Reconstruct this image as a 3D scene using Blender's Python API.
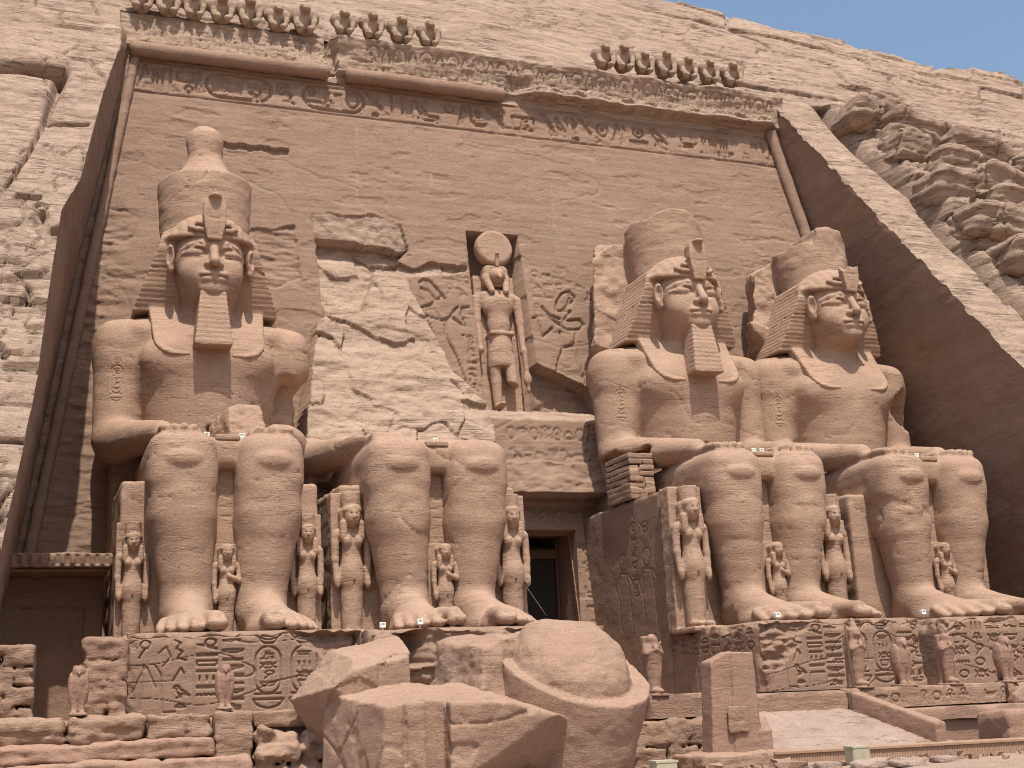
import bpy, math
import numpy as np

# ------------------------------------------------------------------ camera, sky, sun, exposure
scene = bpy.context.scene
coll = scene.collection
for o in list(bpy.data.objects):
    bpy.data.objects.remove(o, do_unlink=True)
from mathutils import Matrix, Vector
cam_data = bpy.data.cameras.new("camera")
cam = bpy.data.objects.new("camera", cam_data)
coll.objects.link(cam)
CR = np.array([[0.937085, -0.346662, -0.041194], [-0.045087, -0.237190, 0.970416], [0.346178, 0.907505, 0.237897]])
CP = np.array([-20.3636, -50.2366, -2.3533])
rt, up, fw = CR
cam.matrix_world = Matrix(((rt[0], up[0], -fw[0], CP[0]), (rt[1], up[1], -fw[1], CP[1]),
                           (rt[2], up[2], -fw[2], CP[2]), (0, 0, 0, 1)))
cam_data.sensor_width = 36.0
cam_data.lens = 1299.9 * 36.0 / 1024.0
cam_data.clip_start = 0.1
cam_data.clip_end = 5000
scene.camera = cam

SUN_EL = math.radians(66.0)
SUN_AZ = math.radians(6.0)          # to the left of the facade's normal
world = bpy.data.worlds.new("World")
scene.world = world
world.use_nodes = True
wn = world.node_tree.nodes
wl = world.node_tree.links
bg = wn.get("Background") or wn.new("ShaderNodeBackground")
sky = wn.new("ShaderNodeTexSky")
sky.sky_type = 'NISHITA'
sky.sun_disc = False
sky.sun_elevation = SUN_EL
sky.sun_rotation = math.radians(180) + SUN_AZ
sky.altitude = 200
sky.air_density = 1.6
sky.dust_density = 5.0
sky.ozone_density = 4.0
wl.new(sky.outputs[0], bg.inputs[0])
bg.inputs[1].default_value = 0.15
sun_d = bpy.data.lights.new("sun", 'SUN')
sun_d.energy = 5.0
sun_d.angle = math.radians(0.53)
sun_d.color = (1.0, 0.95, 0.87)
sun = bpy.data.objects.new("sun", sun_d)
coll.objects.link(sun)
sdir = Vector((-math.cos(SUN_EL) * math.sin(SUN_AZ), -math.cos(SUN_EL) * math.cos(SUN_AZ), math.sin(SUN_EL)))
sun.rotation_euler = sdir.to_track_quat('Z', 'Y').to_euler()
sun.location = (0, -40, 80)
scene.view_settings.view_transform = 'Standard'
scene.view_settings.look = 'None'
scene.view_settings.exposure = 0.1
scene.view_settings.gamma = 1.0
scene.view_settings.use_curve_mapping = False
scene.cycles.filter_width = 1.05

# ------------------------------------------------------------------ numpy noise
_rng = np.random.RandomState(7)
PERM = np.concatenate([_rng.permutation(256)] * 3).astype(np.int32)
GR = _rng.normal(size=(256, 3)).astype(np.float32)
GR /= np.linalg.norm(GR, axis=1)[:, None]


def noise3(x, y, z):
    x = np.asarray(x, np.float32); y = np.asarray(y, np.float32); z = np.asarray(z, np.float32)
    x, y, z = np.broadcast_arrays(x, y, z)
    xi = np.floor(x).astype(np.int32); yi = np.floor(y).astype(np.int32); zi = np.floor(z).astype(np.int32)
    fx = x - xi; fy = y - yi; fz = z - zi
    xi &= 255; yi &= 255; zi &= 255
    u = fx * fx * fx * (fx * (fx * 6 - 15) + 10)
    v = fy * fy * fy * (fy * (fy * 6 - 15) + 10)
    w = fz * fz * fz * (fz * (fz * 6 - 15) + 10)

    def g(dx, dy, dz):
        h = PERM[PERM[PERM[xi + dx] + yi + dy] + zi + dz]
        gr = GR[h]
        return gr[..., 0] * (fx - dx) + gr[..., 1] * (fy - dy) + gr[..., 2] * (fz - dz)
    x00 = g(0, 0, 0); x00 = x00 + u * (g(1, 0, 0) - x00)
    x10 = g(0, 1, 0); x10 = x10 + u * (g(1, 1, 0) - x10)
    x01 = g(0, 0, 1); x01 = x01 + u * (g(1, 0, 1) - x01)
    x11 = g(0, 1, 1); x11 = x11 + u * (g(1, 1, 1) - x11)
    y0 = x00 + v * (x10 - x00)
    y1 = x01 + v * (x11 - x01)
    return (y0 + w * (y1 - y0)) * 1.5


def fbm(x, y, z, n=4, gain=0.5):
    a = 1.0; s = 0.0; f = 1.0
    for i in range(n):
        s = s + a * noise3(x * f + 17.3 * i, y * f + 5.1 * i, z * f + 9.7 * i)
        a *= gain; f *= 2.03
    return s


def ridge(x, y, z, w=0.06):
    """narrow crack lines: 1 on the line, 0 away"""
    return np.clip(1 - np.abs(noise3(x, y, z)) / w, 0, 1)


def hsh(a, b=0, c=0):
    a = np.asarray(a).astype(np.int64) & 255; b = np.asarray(b).astype(np.int64) & 255
    return PERM[PERM[PERM[a] + b] + (int(c) & 255)] / 255.0


def blocks(X, Z, th, wd, seed, warp=.5):
    """bedded, jointed rock: (random step-out per block, joint mask)"""
    zz = Z / th + warp * noise3(X * .22 / wd, seed * 3.1, Z * .12)
    L = np.floor(zz)
    xx = X / (wd * (.6 + .8 * hsh(L, seed + 9))) + hsh(L, seed) * 7 + .35 * noise3(X * .9 / wd, seed * 1.7, Z * .8 / th)
    Cc = np.floor(xx)
    val = hsh(L, Cc, seed)
    fz = zz - L; fx = xx - Cc
    jz = np.clip(1 - np.minimum(fz, 1 - fz) / .045, 0, 1) * (hsh(L, seed + 5) > .35)
    jx = np.clip(1 - np.minimum(fx, 1 - fx) / (.035 * th / wd + .012), 0, 1) * (val > .3)
    return val, np.maximum(jz, jx)


def sstep(a, b, x):
    t = np.clip((x - a) / (b - a), 0, 1)
    return t * t * (3 - 2 * t)


# ------------------------------------------------------------------ materials
def stone(name, c1, c2, c3=None, bump=0.5, strata=1.0, scale=1.0, rough=0.92, patch=0.5, speck=1.0, lines=1.0, lump=1.0):
    m = bpy.data.materials.new(name)
    m.use_nodes = True
    nt = m.node_tree
    N = nt.nodes; K = nt.links
    b = N["Principled BSDF"]
    b.inputs["Roughness"].default_value = rough
    if "Specular IOR Level" in b.inputs:
        b.inputs["Specular IOR Level"].default_value = 0.15
    geo = N.new("ShaderNodeNewGeometry")

    def nz(sx, sy, sz, detail, rough_=0.55, off=0.0):
        mp = N.new("ShaderNodeMapping")
        mp.inputs["Scale"].default_value = (sx * scale, sy * scale, sz * scale)
        mp.inputs["Location"].default_value = (off, off * .7, off * 1.3)
        K.new(geo.outputs["Position"], mp.inputs["Vector"])
        n = N.new("ShaderNodeTexNoise")
        n.inputs["Scale"].default_value = 1.0
        n.inputs["Detail"].default_value = detail
        n.inputs["Roughness"].default_value = rough_
        K.new(mp.outputs[0], n.inputs["Vector"])
        return n.outputs["Fac"]

    def ramp(src, p0, p1, v0=0.0, v1=1.0):
        r = N.new("ShaderNodeMapRange")
        r.inputs["From Min"].default_value = p0
        r.inputs["From Max"].default_value = p1
        r.inputs["To Min"].default_value = v0
        r.inputs["To Max"].default_value = v1
        K.new(src, r.inputs["Value"])
        return r.outputs[0]

    def mixc(f, a, bb):
        mx = N.new("ShaderNodeMix"); mx.data_type = 'RGBA'
        if isinstance(f, float): mx.inputs[0].default_value = f
        else: K.new(f, mx.inputs[0])
        for s, i in ((a, 6), (bb, 7)):
            if isinstance(s, tuple): mx.inputs[i].default_value = (*s, 1)
            else: K.new(s, mx.inputs[i])
        return mx.outputs[2]

    def math_(op, a, bb):
        n = N.new("ShaderNodeMath"); n.operation = op
        for i, s in enumerate((a, bb)):
            if isinstance(s, (int, float)): n.inputs[i].default_value = s
            else: K.new(s, n.inputs[i])
        return n.outputs[0]
    big = ramp(nz(.12, .12, .3, 4), .35, .65)
    col = mixc(big, c1, c2)
    st = nz(.16, .16, 2.6, 6, .6, 3.1)
    sfac = math_('MULTIPLY', ramp(st, .42, .66), 0.75 * strata)
    col = mixc(sfac, col, c3 or tuple(v * .8 for v in c2))
    pt = math_('MULTIPLY', ramp(nz(.7, .7, 1.1, 6, .65, 8.0), .5, .72), patch)
    col = mixc(pt, col, tuple(min(1, v * 1.22) for v in c1))
    dk = math_('MULTIPLY', ramp(nz(4.2, 4.2, 6.5, 5, .7, 5.0), .56, .78), 0.5 * speck)
    col = mixc(dk, col, tuple(v * .58 for v in c2))
    ln = nz(.22, .22, 3.2, 4, .6, 7.7)
    la = math_('ABSOLUTE', math_('SUBTRACT', ln, .5), 0)
    line = math_('MULTIPLY', ramp(la, .016, .002), ramp(nz(.5, .5, .9, 3, .5, 12.0), .47, .60))
    line = math_('MULTIPLY', line, lines)
    vo = N.new("ShaderNodeTexVoronoi"); vo.inputs["Scale"].default_value = 1.9 * scale
    K.new(geo.outputs["Position"], vo.inputs["Vector"])
    pit = math_('MULTIPLY', ramp(vo.outputs["Distance"], .085, .05), ramp(nz(.35, .35, .5, 2, .5, 20.0), .5, .62))
    pit = math_('MULTIPLY', pit, lines)
    col = mixc(math_('MULTIPLY', line, .55), col, tuple(v * .45 for v in c2))
    col = mixc(math_('MULTIPLY', pit, .5), col, tuple(v * .4 for v in c2))
    sc_ = nz(1.3, 1.3, 3.4, 8, .75, 15.0)
    col = mixc(math_('MULTIPLY', ramp(sc_, .58, .70), .30), col, tuple(min(1, v * 1.45) for v in c1))
    gr = ramp(nz(13, 13, 20, 5, .75, 1.0), .3, .7, 0.76, 1.2)
    vm = N.new("ShaderNodeVectorMath"); vm.operation = 'SCALE'
    K.new(col, vm.inputs[0]); K.new(gr, vm.inputs["Scale"])
    K.new(vm.outputs[0], b.inputs["Base Color"])
    h1 = math_('MULTIPLY', nz(.5, .5, 5.0, 6, .62, 2.0), 0.42 * strata)
    h2 = math_('MULTIPLY', nz(3.0, 3.0, 4.0, 8, .66, 4.0), 0.75 * lump)
    h3 = math_('MULTIPLY', nz(11, 11, 15, 6, .7, 6.0), 0.42)
    hh = math_('ADD', math_('ADD', h1, h2), h3)
    hh = math_('SUBTRACT', hh, math_('MULTIPLY', math_('MAXIMUM', line, pit), .9))
    hh = math_('ADD', hh, math_('MULTIPLY', ramp(sc_, .5, .66), .28))
    bp = N.new("ShaderNodeBump")
    bp.inputs["Strength"].default_value = bump
    bp.inputs["Distance"].default_value = 0.16
    K.new(hh, bp.inputs["Height"])
    K.new(bp.outputs[0], b.inputs["Normal"])
    return m


def plain(name, c, rough=0.7, metal=0.0):
    m = bpy.data.materials.new(name)
    m.use_nodes = True
    N = m.node_tree.nodes; K = m.node_tree.links
    b = N["Principled BSDF"]
    b.inputs["Roughness"].default_value = rough
    b.inputs["Metallic"].default_value = metal
    tc = N.new("ShaderNodeNewGeometry")
    n = N.new("ShaderNodeTexNoise"); n.inputs["Scale"].default_value = 6.0; n.inputs["Detail"].default_value = 5
    K.new(tc.outputs["Position"], n.inputs["Vector"])
    mx = N.new("ShaderNodeMix"); mx.data_type = 'RGBA'
    mx.inputs[6].default_value = (*[v * .75 for v in c], 1)
    mx.inputs[7].default_value = (*[min(1, v * 1.2) for v in c], 1)
    K.new(n.outputs["Fac"], mx.inputs[0])
    K.new(mx.outputs[2], b.inputs["Base Color"])
    return m


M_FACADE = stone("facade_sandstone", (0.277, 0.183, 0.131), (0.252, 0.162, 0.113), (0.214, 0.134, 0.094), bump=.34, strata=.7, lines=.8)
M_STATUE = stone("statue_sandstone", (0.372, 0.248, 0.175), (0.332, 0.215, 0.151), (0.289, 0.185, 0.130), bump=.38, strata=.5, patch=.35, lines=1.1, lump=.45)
M_CLIFF = stone("cliff_sandstone", (0.392, 0.282, 0.212), (0.350, 0.246, 0.181), (0.300, 0.205, 0.148), bump=.9, patch=.6)
M_FRESH = stone("freshly_broken_sandstone", (0.382, 0.275, 0.206), (0.342, 0.240, 0.175), (0.300, 0.205, 0.149), bump=.6, patch=.5)
M_BLOCK = stone("masonry_sandstone", (0.329, 0.216, 0.152), (0.296, 0.188, 0.133), (0.254, 0.158, 0.110), bump=.55, scale=1.4)
M_PINK = stone("fallen_sandstone", (0.336, 0.221, 0.159), (0.307, 0.197, 0.140), (0.273, 0.170, 0.121), bump=.42, lump=.7, scale=1.2, strata=.12, lines=.3)
M_RED = stone("ruddy_sandstone", (0.328, 0.205, 0.148), (0.297, 0.181, 0.132), (0.262, 0.159, 0.114), bump=.35, scale=1.6, patch=.3)
M_PALE = stone("pale_mortar", (0.300, 0.224, 0.172), (0.263, 0.194, 0.148), bump=.4, scale=1.5)
M_GROUND = stone("ground_gravel", (0.372, 0.270, 0.206), (0.339, 0.239, 0.178), bump=.7, strata=0.0, scale=1.5, lines=0.0)
M_RAMP = stone("ramp_stone", (0.358, 0.260, 0.207), (0.314, 0.225, 0.175), bump=.6, strata=.6, scale=1.5)
M_BRICK = stone("repair_masonry", (0.336, 0.226, 0.161), (0.298, 0.194, 0.136), bump=.4, scale=1.5)
M_DARKWOOD = plain("dark_wood", (.10, .055, .03), .8)
M_WOOD = plain("walkway_wood", (.33, .20, .13), .8)
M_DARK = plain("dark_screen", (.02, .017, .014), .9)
M_LAMP = plain("lamp_housing", (.74, .71, .64), .5)
M_LAMPBOX = plain("ground_lamp_box", (.40, .36, .25), .6)
M_ROD = plain("pale_rod", (.5, .5, .48), .4)

# ------------------------------------------------------------------ mesh helpers


def mesh_np(name, V, Q, mat, smooth=True):
    V = np.ascontiguousarray(V, np.float32); Q = np.ascontiguousarray(Q, np.int32)
    me = bpy.data.meshes.new(name)
    k = Q.shape[1]
    me.vertices.add(len(V)); me.vertices.foreach_set("co", V.ravel())
    me.loops.add(Q.size); me.loops.foreach_set("vertex_index", Q.ravel())
    me.polygons.add(len(Q))
    me.polygons.foreach_set("loop_start", np.arange(0, Q.size, k, dtype=np.int32))
    me.polygons.foreach_set("loop_total", np.full(len(Q), k, np.int32))
    me.polygons.foreach_set("use_smooth", np.full(len(Q), smooth, bool))
    me.update(calc_edges=True)
    me.validate()
    me.materials.append(mat)
    return me


def obj(name, me, parent=None, loc=None):
    o = bpy.data.objects.new(name, me)
    coll.objects.link(o)
    if parent is not None: o.parent = parent
    if loc is not None: o.location = loc
    return o


def tag(o, label=None, cat=None, group=None, kind=None):
    if label: o["label"] = label
    if cat: o["category"] = cat
    if group: o["group"] = group
    if kind: o["kind"] = kind
    return o


def empty(name, loc, label, cat, group=None, rz=0.0, scale=None):
    o = bpy.data.objects.new(name, None)
    o.empty_display_size = 0.3
    coll.objects.link(o)
    o.location = loc
    o.rotation_euler = (0, 0, rz)
    if scale: o.scale = (scale,) * 3
    return tag(o, label, cat, group)


def grid_quads(nu, nv, flip=False):
    i = np.arange(nu - 1)[:, None] * nv + np.arange(nv - 1)[None, :]
    i = i.ravel()
    q = np.stack([i, i + nv, i + nv + 1, i + 1], 1)
    return q[:, ::-1] if flip else q


def merge(parts):
    Vs, Qs, n = [], [], 0
    for V, Q in parts:
        Vs.append(V); Qs.append(Q + n); n += len(V)
    return np.concatenate(Vs), np.concatenate(Qs)


# ------------------------------------------------------------------ signed distance toolkit
def smin(a, b, k):
    h = np.clip(0.5 + 0.5 * (b - a) / k, 0, 1)
    return b + (a - b) * h - k * h * (1 - h)


def smax(a, b, k): return -smin(-a, -b, k)


def ell(p, c, r):
    x = (p[0] - c[0]); y = (p[1] - c[1]); z = (p[2] - c[2])
    k0 = np.sqrt((x / r[0]) ** 2 + (y / r[1]) ** 2 + (z / r[2]) ** 2)
    k1 = np.sqrt((x / r[0] ** 2) ** 2 + (y / r[1] ** 2) ** 2 + (z / r[2] ** 2) ** 2) + 1e-9
    return k0 * (k0 - 1) / k1


def cap(p, a, b, ra, rb=None, sc=None):
    rb = ra if rb is None else rb
    ax, ay, az = a; bx, by, bz = b
    dx, dy, dz = bx - ax, by - ay, bz - az
    x = p[0] - ax; y = p[1] - ay; z = p[2] - az
    h = np.clip((x * dx + y * dy + z * dz) / (dx * dx + dy * dy + dz * dz), 0, 1)
    ex = x - dx * h; ey = y - dy * h; ez = z - dz * h
    if sc is not None:
        ex = ex / sc[0]; ey = ey / sc[1]; ez = ez / sc[2]
    return np.sqrt(ex * ex + ey * ey + ez * ez) - (ra + (rb - ra) * h)


def box(p, c, hs, r=0.0):
    x = np.abs(p[0] - c[0]) - hs[0] + r
    y = np.abs(p[1] - c[1]) - hs[1] + r
    z = np.abs(p[2] - c[2]) - hs[2] + r
    return np.sqrt(np.maximum(x, 0) ** 2 + np.maximum(y, 0) ** 2 + np.maximum(z, 0) ** 2) + np.minimum(np.maximum(x, np.maximum(y, z)), 0) - r


def planes(p, pls, k=.08):
    d = None
    for (n, c) in pls:
        n = np.array(n, float); n = n / np.linalg.norm(n)
        e = (p[0] - c[0]) * n[0] + (p[1] - c[1]) * n[1] + (p[2] - c[2]) * n[2]
        d = e if d is None else smax(d, e, k)
    return d


def surfnet(f, lo, hi, h, c=4, slack=1.5):
    lo = np.array(lo, float); hi = np.array(hi, float)
    nb = np.ceil((hi - lo) / (h * c)).astype(int) + 1
    n = nb * c
    bx = [lo[i] + (np.arange(nb[i]) * c + (c - 1) / 2) * h for i in range(3)]
    P = np.meshgrid(*bx, indexing='ij')
    d0 = f([a.ravel().astype(np.float32) for a in P]).reshape(nb)
    D = np.repeat(np.repeat(np.repeat(d0, c, 0), c, 1), c, 2).astype(np.float32)
    act = np.abs(d0) < c * h * 0.87 * slack
    A = np.repeat(np.repeat(np.repeat(act, c, 0), c, 1), c, 2)
    I = np.nonzero(A)
    D[I] = f([(lo[i] + I[i] * h).astype(np.float32) for i in range(3)])
    D[0] = np.maximum(D[0], h); D[-1] = np.maximum(D[-1], h)
    D[:, 0] = np.maximum(D[:, 0], h); D[:, -1] = np.maximum(D[:, -1], h)
    D[:, :, 0] = np.maximum(D[:, :, 0], h); D[:, :, -1] = np.maximum(D[:, :, -1], h)
    S = D < 0
    cnt = np.zeros(n - 1, np.int8)
    for dx in (0, 1):
        for dy in (0, 1):
            for dz in (0, 1):
                cnt += S[dx:n[0] - 1 + dx, dy:n[1] - 1 + dy, dz:n[2] - 1 + dz]
    C = np.nonzero((cnt > 0) & (cnt < 8))
    idx = np.full(n - 1, -1, np.int32)
    idx[C] = np.arange(len(C[0]))
    acc = np.zeros((len(C[0]), 3)); w = np.zeros(len(C[0]))
    for ax in range(3):
        o1, o2 = [a for a in range(3) if a != ax]
        for s in (0, 1):
            for t in (0, 1):
                off = [0, 0, 0]; off[o1] = s; off[o2] = t
                a = D[C[0] + off[0], C[1] + off[1], C[2] + off[2]]
                off2 = list(off); off2[ax] = 1
                b = D[C[0] + off2[0], C[1] + off2[1], C[2] + off2[2]]
                m = (a < 0) != (b < 0)
                tt = np.where(m, a / np.where(m, a - b, 1), 0)
                q = np.zeros((len(a), 3)); q[:, o1] = s; q[:, o2] = t; q[:, ax] = tt
                acc += q * m[:, None]; w += m
    V = (np.stack(C, 1) + acc / np.maximum(w, 1)[:, None]) * h + lo
    Qs = []
    for ax in range(3):
        o1, o2 = (ax + 1) % 3, (ax + 2) % 3
        sl_a = [slice(1, -1)] * 3; sl_b = [slice(1, -1)] * 3
        sl_a[ax] = slice(0, -1); sl_b[ax] = slice(1, None)
        sa = S[tuple(sl_a)]; sb = S[tuple(sl_b)]
        E = np.nonzero(sa != sb)
        e = [E[0] + 1, E[1] + 1, E[2] + 1]; e[ax] = E[ax]
        inside = sa[E]

        def ci(d1, d2):
            q = [e[0].copy(), e[1].copy(), e[2].copy()]
            q[o1] = q[o1] + d1; q[o2] = q[o2] + d2
            return idx[q[0], q[1], q[2]]
        q = np.stack([ci(-1, -1), ci(0, -1), ci(0, 0), ci(-1, 0)], 1)
        q[~inside] = q[~inside][:, ::-1]
        Qs.append(q)
    Q = np.concatenate(Qs)
    Q = Q[(Q >= 0).all(1)]
    return V, Q


# ------------------------------------------------------------------ carved relief panels (glyph strokes on a height grid)
class Panel:
    def __init__(s, x0, x1, z0, z1, r):
        s.x0, s.z0 = x0, z0
        s.nx = int(round((x1 - x0) / r)) + 1; s.nz = int(round((z1 - z0) / r)) + 1
        s.X = np.linspace(x0, x1, s.nx); s.Z = np.linspace(z0, z1, s.nz); s.r = r
        s.H = np.zeros((s.nx, s.nz), np.float32)      # carve depth, positive goes in

    def seg(s, a, b, w, d):
        x0, x1 = sorted((a[0], b[0])); z0, z1 = sorted((a[1], b[1]))
        i0 = np.searchsorted(s.X, x0 - w); i1 = np.searchsorted(s.X, x1 + w)
        j0 = np.searchsorted(s.Z, z0 - w); j1 = np.searchsorted(s.Z, z1 + w)
        if i1 <= i0 or j1 <= j0: return
        X = s.X[i0:i1, None]; Z = s.Z[None, j0:j1]
        dx, dz = b[0] - a[0], b[1] - a[1]
        t = np.clip(((X - a[0]) * dx + (Z - a[1]) * dz) / (dx * dx + dz * dz + 1e-9), 0, 1)
        dist = np.sqrt((X - a[0] - t * dx) ** 2 + (Z - a[1] - t * dz) ** 2)
        v = d * np.clip((w - dist) / (w * .4), 0, 1)
        s.H[i0:i1, j0:j1] = np.maximum(s.H[i0:i1, j0:j1], v)

    def line(s, pts, w, d):
        for a, b in zip(pts[:-1], pts[1:]): s.seg(a, b, w, d)

    def poly(s, pts, d, soft=0.0):
        px = [p[0] for p in pts]; pz = [p[1] for p in pts]
        i0 = max(0, np.searchsorted(s.X, min(px)) - 1); i1 = np.searchsorted(s.X, max(px)) + 1
        j0 = max(0, np.searchsorted(s.Z, min(pz)) - 1); j1 = np.searchsorted(s.Z, max(pz)) + 1
        ins = inpoly(s.X[i0:i1, None], s.Z[None, j0:j1], pts)
        s.H[i0:i1, j0:j1] = np.where(ins, np.maximum(s.H[i0:i1, j0:j1], d), s.H[i0:i1, j0:j1])


def inpoly(X, Z, pts):
    X, Z = np.broadcast_arrays(X, Z)
    ins = np.zeros(X.shape, bool)
    n = len(pts)
    for i in range(n):
        x1, z1 = pts[i]; x2, z2 = pts[(i + 1) % n]
        if z1 == z2: continue
        c = ((z1 > Z) != (z2 > Z)) & (X < (x2 - x1) * (Z - z1) / (z2 - z1) + x1)
        ins ^= c
    return ins


def circ(cx, cz, r, n=14, a0=0, a1=360, sq=1.0):
    return [(cx + r * math.cos(math.radians(a0 + (a1 - a0) * i / n)), cz + sq * r * math.sin(math.radians(a0 + (a1 - a0) * i / n))) for i in range(n + 1)]


GLY = {
    'sun': [circ(.5, .5, .36)],
    'sundot': [circ(.5, .5, .38), circ(.5, .5, .06, 6)],
    'water': [[(0, .4), (.12, .6), (.25, .4), (.37, .6), (.5, .4), (.62, .6), (.75, .4), (.87, .6), (1, .4)]],
    'reed': [[(.4, 0), (.5, 1)], [(.5, 1), (.85, .75), (.75, .5), (.5, .45)]],
    'bird': [[(.05, .8), (.2, .95), (.35, .9), (.4, .7), (.75, .45), (1, .15)], [(.2, .75), (.2, .5), (.4, .3), (.6, .3), (1, .15)], [(.38, .3), (.38, 0), (.25, 0)], [(.52, .3), (.52, 0), (.4, 0)], [(.05, .8), (.2, .75)]],
    'ankh': [circ(.5, .76, .2, 10, sq=1.15), [(.5, .52), (.5, 0)], [(.15, .48), (.85, .48)]],
    'eye': [circ(.5, .35, .5, 12, 20, 160, .7), circ(.5, .75, .5, 12, 200, 340, .7), circ(.5, .52, .12, 8)],
    'basket': [circ(.5, .75, .5, 12, 180, 360), [(0, .75), (1, .75)]],
    'bread': [circ(.5, .1, .42, 10, 0, 180), [(.08, .1), (.92, .1)]],
    'house': [[(.3, .05), (0, .05), (0, .9), (1, .9), (1, .05), (.7, .05)]],
    'rect': [[(0, .1), (1, .1), (1, .85), (0, .85), (0, .1)]],
    'bars': [[(.15, .1), (.15, .9)], [(.5, .1), (.5, .9)], [(.85, .1), (.85, .9)]],
    'bar': [[(.5, 0), (.5, 1)]],
    'slash': [[(0, 0), (.7, 1)], [(.7, 1), (1, .6)]],
    'back': [[(0, 1), (1, 0)], [(.2, 1), (1, .15)]],
    'table': [[(0, .9), (1, .9)], [(.15, .9), (.15, 0)], [(.45, .9), (.45, 0)], [(.8, .9), (.8, 0)], [(.2, .55), (.75, .55)]],
    'pillars': [[(.05, 0), (.05, 1)], [(.3, 0), (.3, 1)], [(.55, 0), (.55, 1)], [(.8, 0), (.8, 1)], [(0, 1), (.85, 1)]],
    'man': [circ(.45, .85, .13, 8), [(.45, .72), (.3, .5), (.25, .25), (.05, .05), (.85, .05), (.85, .35), (.5, .35)], [(.45, .65), (.85, .75)], [(.55, .7), (.6, .35)]],
    'scarab': [circ(.5, .45, .3, 12, sq=1.3), [(.2, .55), (0, .8)], [(.8, .55), (1, .8)], [(.2, .35), (0, .1)], [(.8, .35), (1, .1)], [(.25, .6), (.75, .6)], [(.5, .6), (.5, .1)]],
    'snake': [[(0, .3), (.15, .7), (.3, .4), (.5, .6), (.7, .35), (1, .35)]],
    'was': [[(.4, 0), (.5, .9), (.9, .8)], [(.5, .9), (.2, 1)]],
    'feather': [[(.4, 0), (.4, 1), (.75, .95), (.8, .7), (.6, .5), (.6, 0)]],
    'mouth': [circ(.5, .3, .5, 10, 20, 160, .5), circ(.5, .6, .5, 10, 200, 340, .5)],
    'arm': [[(0, .3), (.8, .3), (1, .6)], [(0, .5), (.75, .5)], [(0, .3), (0, .8)]],
    'hook': [circ(.6, .75, .28, 10, -60, 230), [(.6, .5), (.3, 0)]],
    'cup': [[(.1, .9), (.2, .1), (.8, .1), (.9, .9), (.1, .9)]],
    'dbl': [[(0, .35), (1, .35)], [(0, .65), (1, .65)]],
    'bow': [circ(.5, .1, .5, 12, 0, 180), circ(.5, .1, .3, 10, 0, 180)],
    'horns': [circ(.5, .55, .3, 12), circ(.5, 1.0, .5, 12, 200, 340, .9)],
    'zig': [[(.1, 1), (.5, .8), (.2, .55), (.6, .4), (.3, .1), (.9, 0)]],
}


def glyph(P, name, x, z, w, h, lw, d):
    for st in GLY[name]:
        P.line([(x + a * w, z + b * h) for a, b in st], lw, d)


def cartouche(P, x, z, w, h, lw, d):
    r = min(w, h) * .45
    if h >= w:
        pts = circ(x + w / 2, z + h - r, w / 2, 10, 0, 180) + circ(x + w / 2, z + r, w / 2, 10, 180, 360)
        P.line(pts + [pts[0]], lw, d)
        P.line([(x, z - lw * 1.2), (x + w, z - lw * 1.2)], lw, d)
    else:
        pts = circ(x + w - r, z + h / 2, h / 2, 10, -90, 90) + circ(x + r, z + h / 2, h / 2, 10, 90, 270)
        P.line(pts + [pts[0]], lw, d)


def cart_inner(P, x, z, w, h, names, lw, d):
    cartouche(P, x, z, w, h, lw, d)
    n = len(names)
    for i, nm in enumerate(names):
        hh = (h * .86) / n
        glyph(P, nm, x + w * .2, z + h * .93 - (i + 1) * hh + .03, w * .6, hh - .06, lw * .8, d * .8)


def column(P, names, x, z_top, w, z_bot, lw, d, gap=.07):
    n = len(names); h = (z_top - z_bot) / n
    for i, nm in enumerate(names):
        ww = w * (.35 if nm in ('bar',) else 1)
        glyph(P, nm, x + (w - ww) / 2, z_top - (i + 1) * h + gap * .5, ww, h - gap, lw, d)


def rgly(seed, n):
    ks = ['sun', 'water', 'reed', 'bird', 'ankh', 'eye', 'basket', 'bread', 'house', 'bars', 'man', 'snake', 'feather', 'mouth', 'arm', 'hook', 'dbl', 'scarab']
    r = np.random.RandomState(seed)
    return [ks[i] for i in r.randint(0, len(ks), n)]


# ------------------------------------------------------------------ the cliff
FY0, FT = 1.057, 0.186            # facade plane y = FY0 + FT * z


def fac_y(z): return FY0 + FT * z


def yc0(z): return -15.5 + 0.745 * z
def _interp(z, zs, xs): return np.interp(z, zs, xs)


def corner_l(z): return _interp(z, [-6, 5.4, 16.5, 21.9, 27, 60], [-22.1, -20.39, -18.75, -17.75, -16.93, -16.6])
def edge_l(z): return _interp(z, [-6, 1.9, 5.45, 8, 11.2, 15.4, 17.1, 22.8, 26.7, 60], [-21.6, -20.95, -20.5, -20.2, -20.0, -19.65, -19.03, -18.15, -17.35, -17.0])
def corner_r(z): return 17.27 + 0.13 * (27.5 - np.minimum(z, 28))
def edge_r(z): return _interp(z, [-6, 10.8, 13.5, 16, 19.1, 22.6, 26, 27.5, 29, 60], [21.3, 19.3, 18.98, 18.68, 18.31, 17.89, 17.5, 17.3, 17.2, 17.0])


def crest(X):
    return np.interp(X, [-60, -20, 10, 21, 26, 31, 36, 60, 110], [40, 41, 40.2, 39.0, 37.9, 37.0, 36.3, 34.4, 30])


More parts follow.
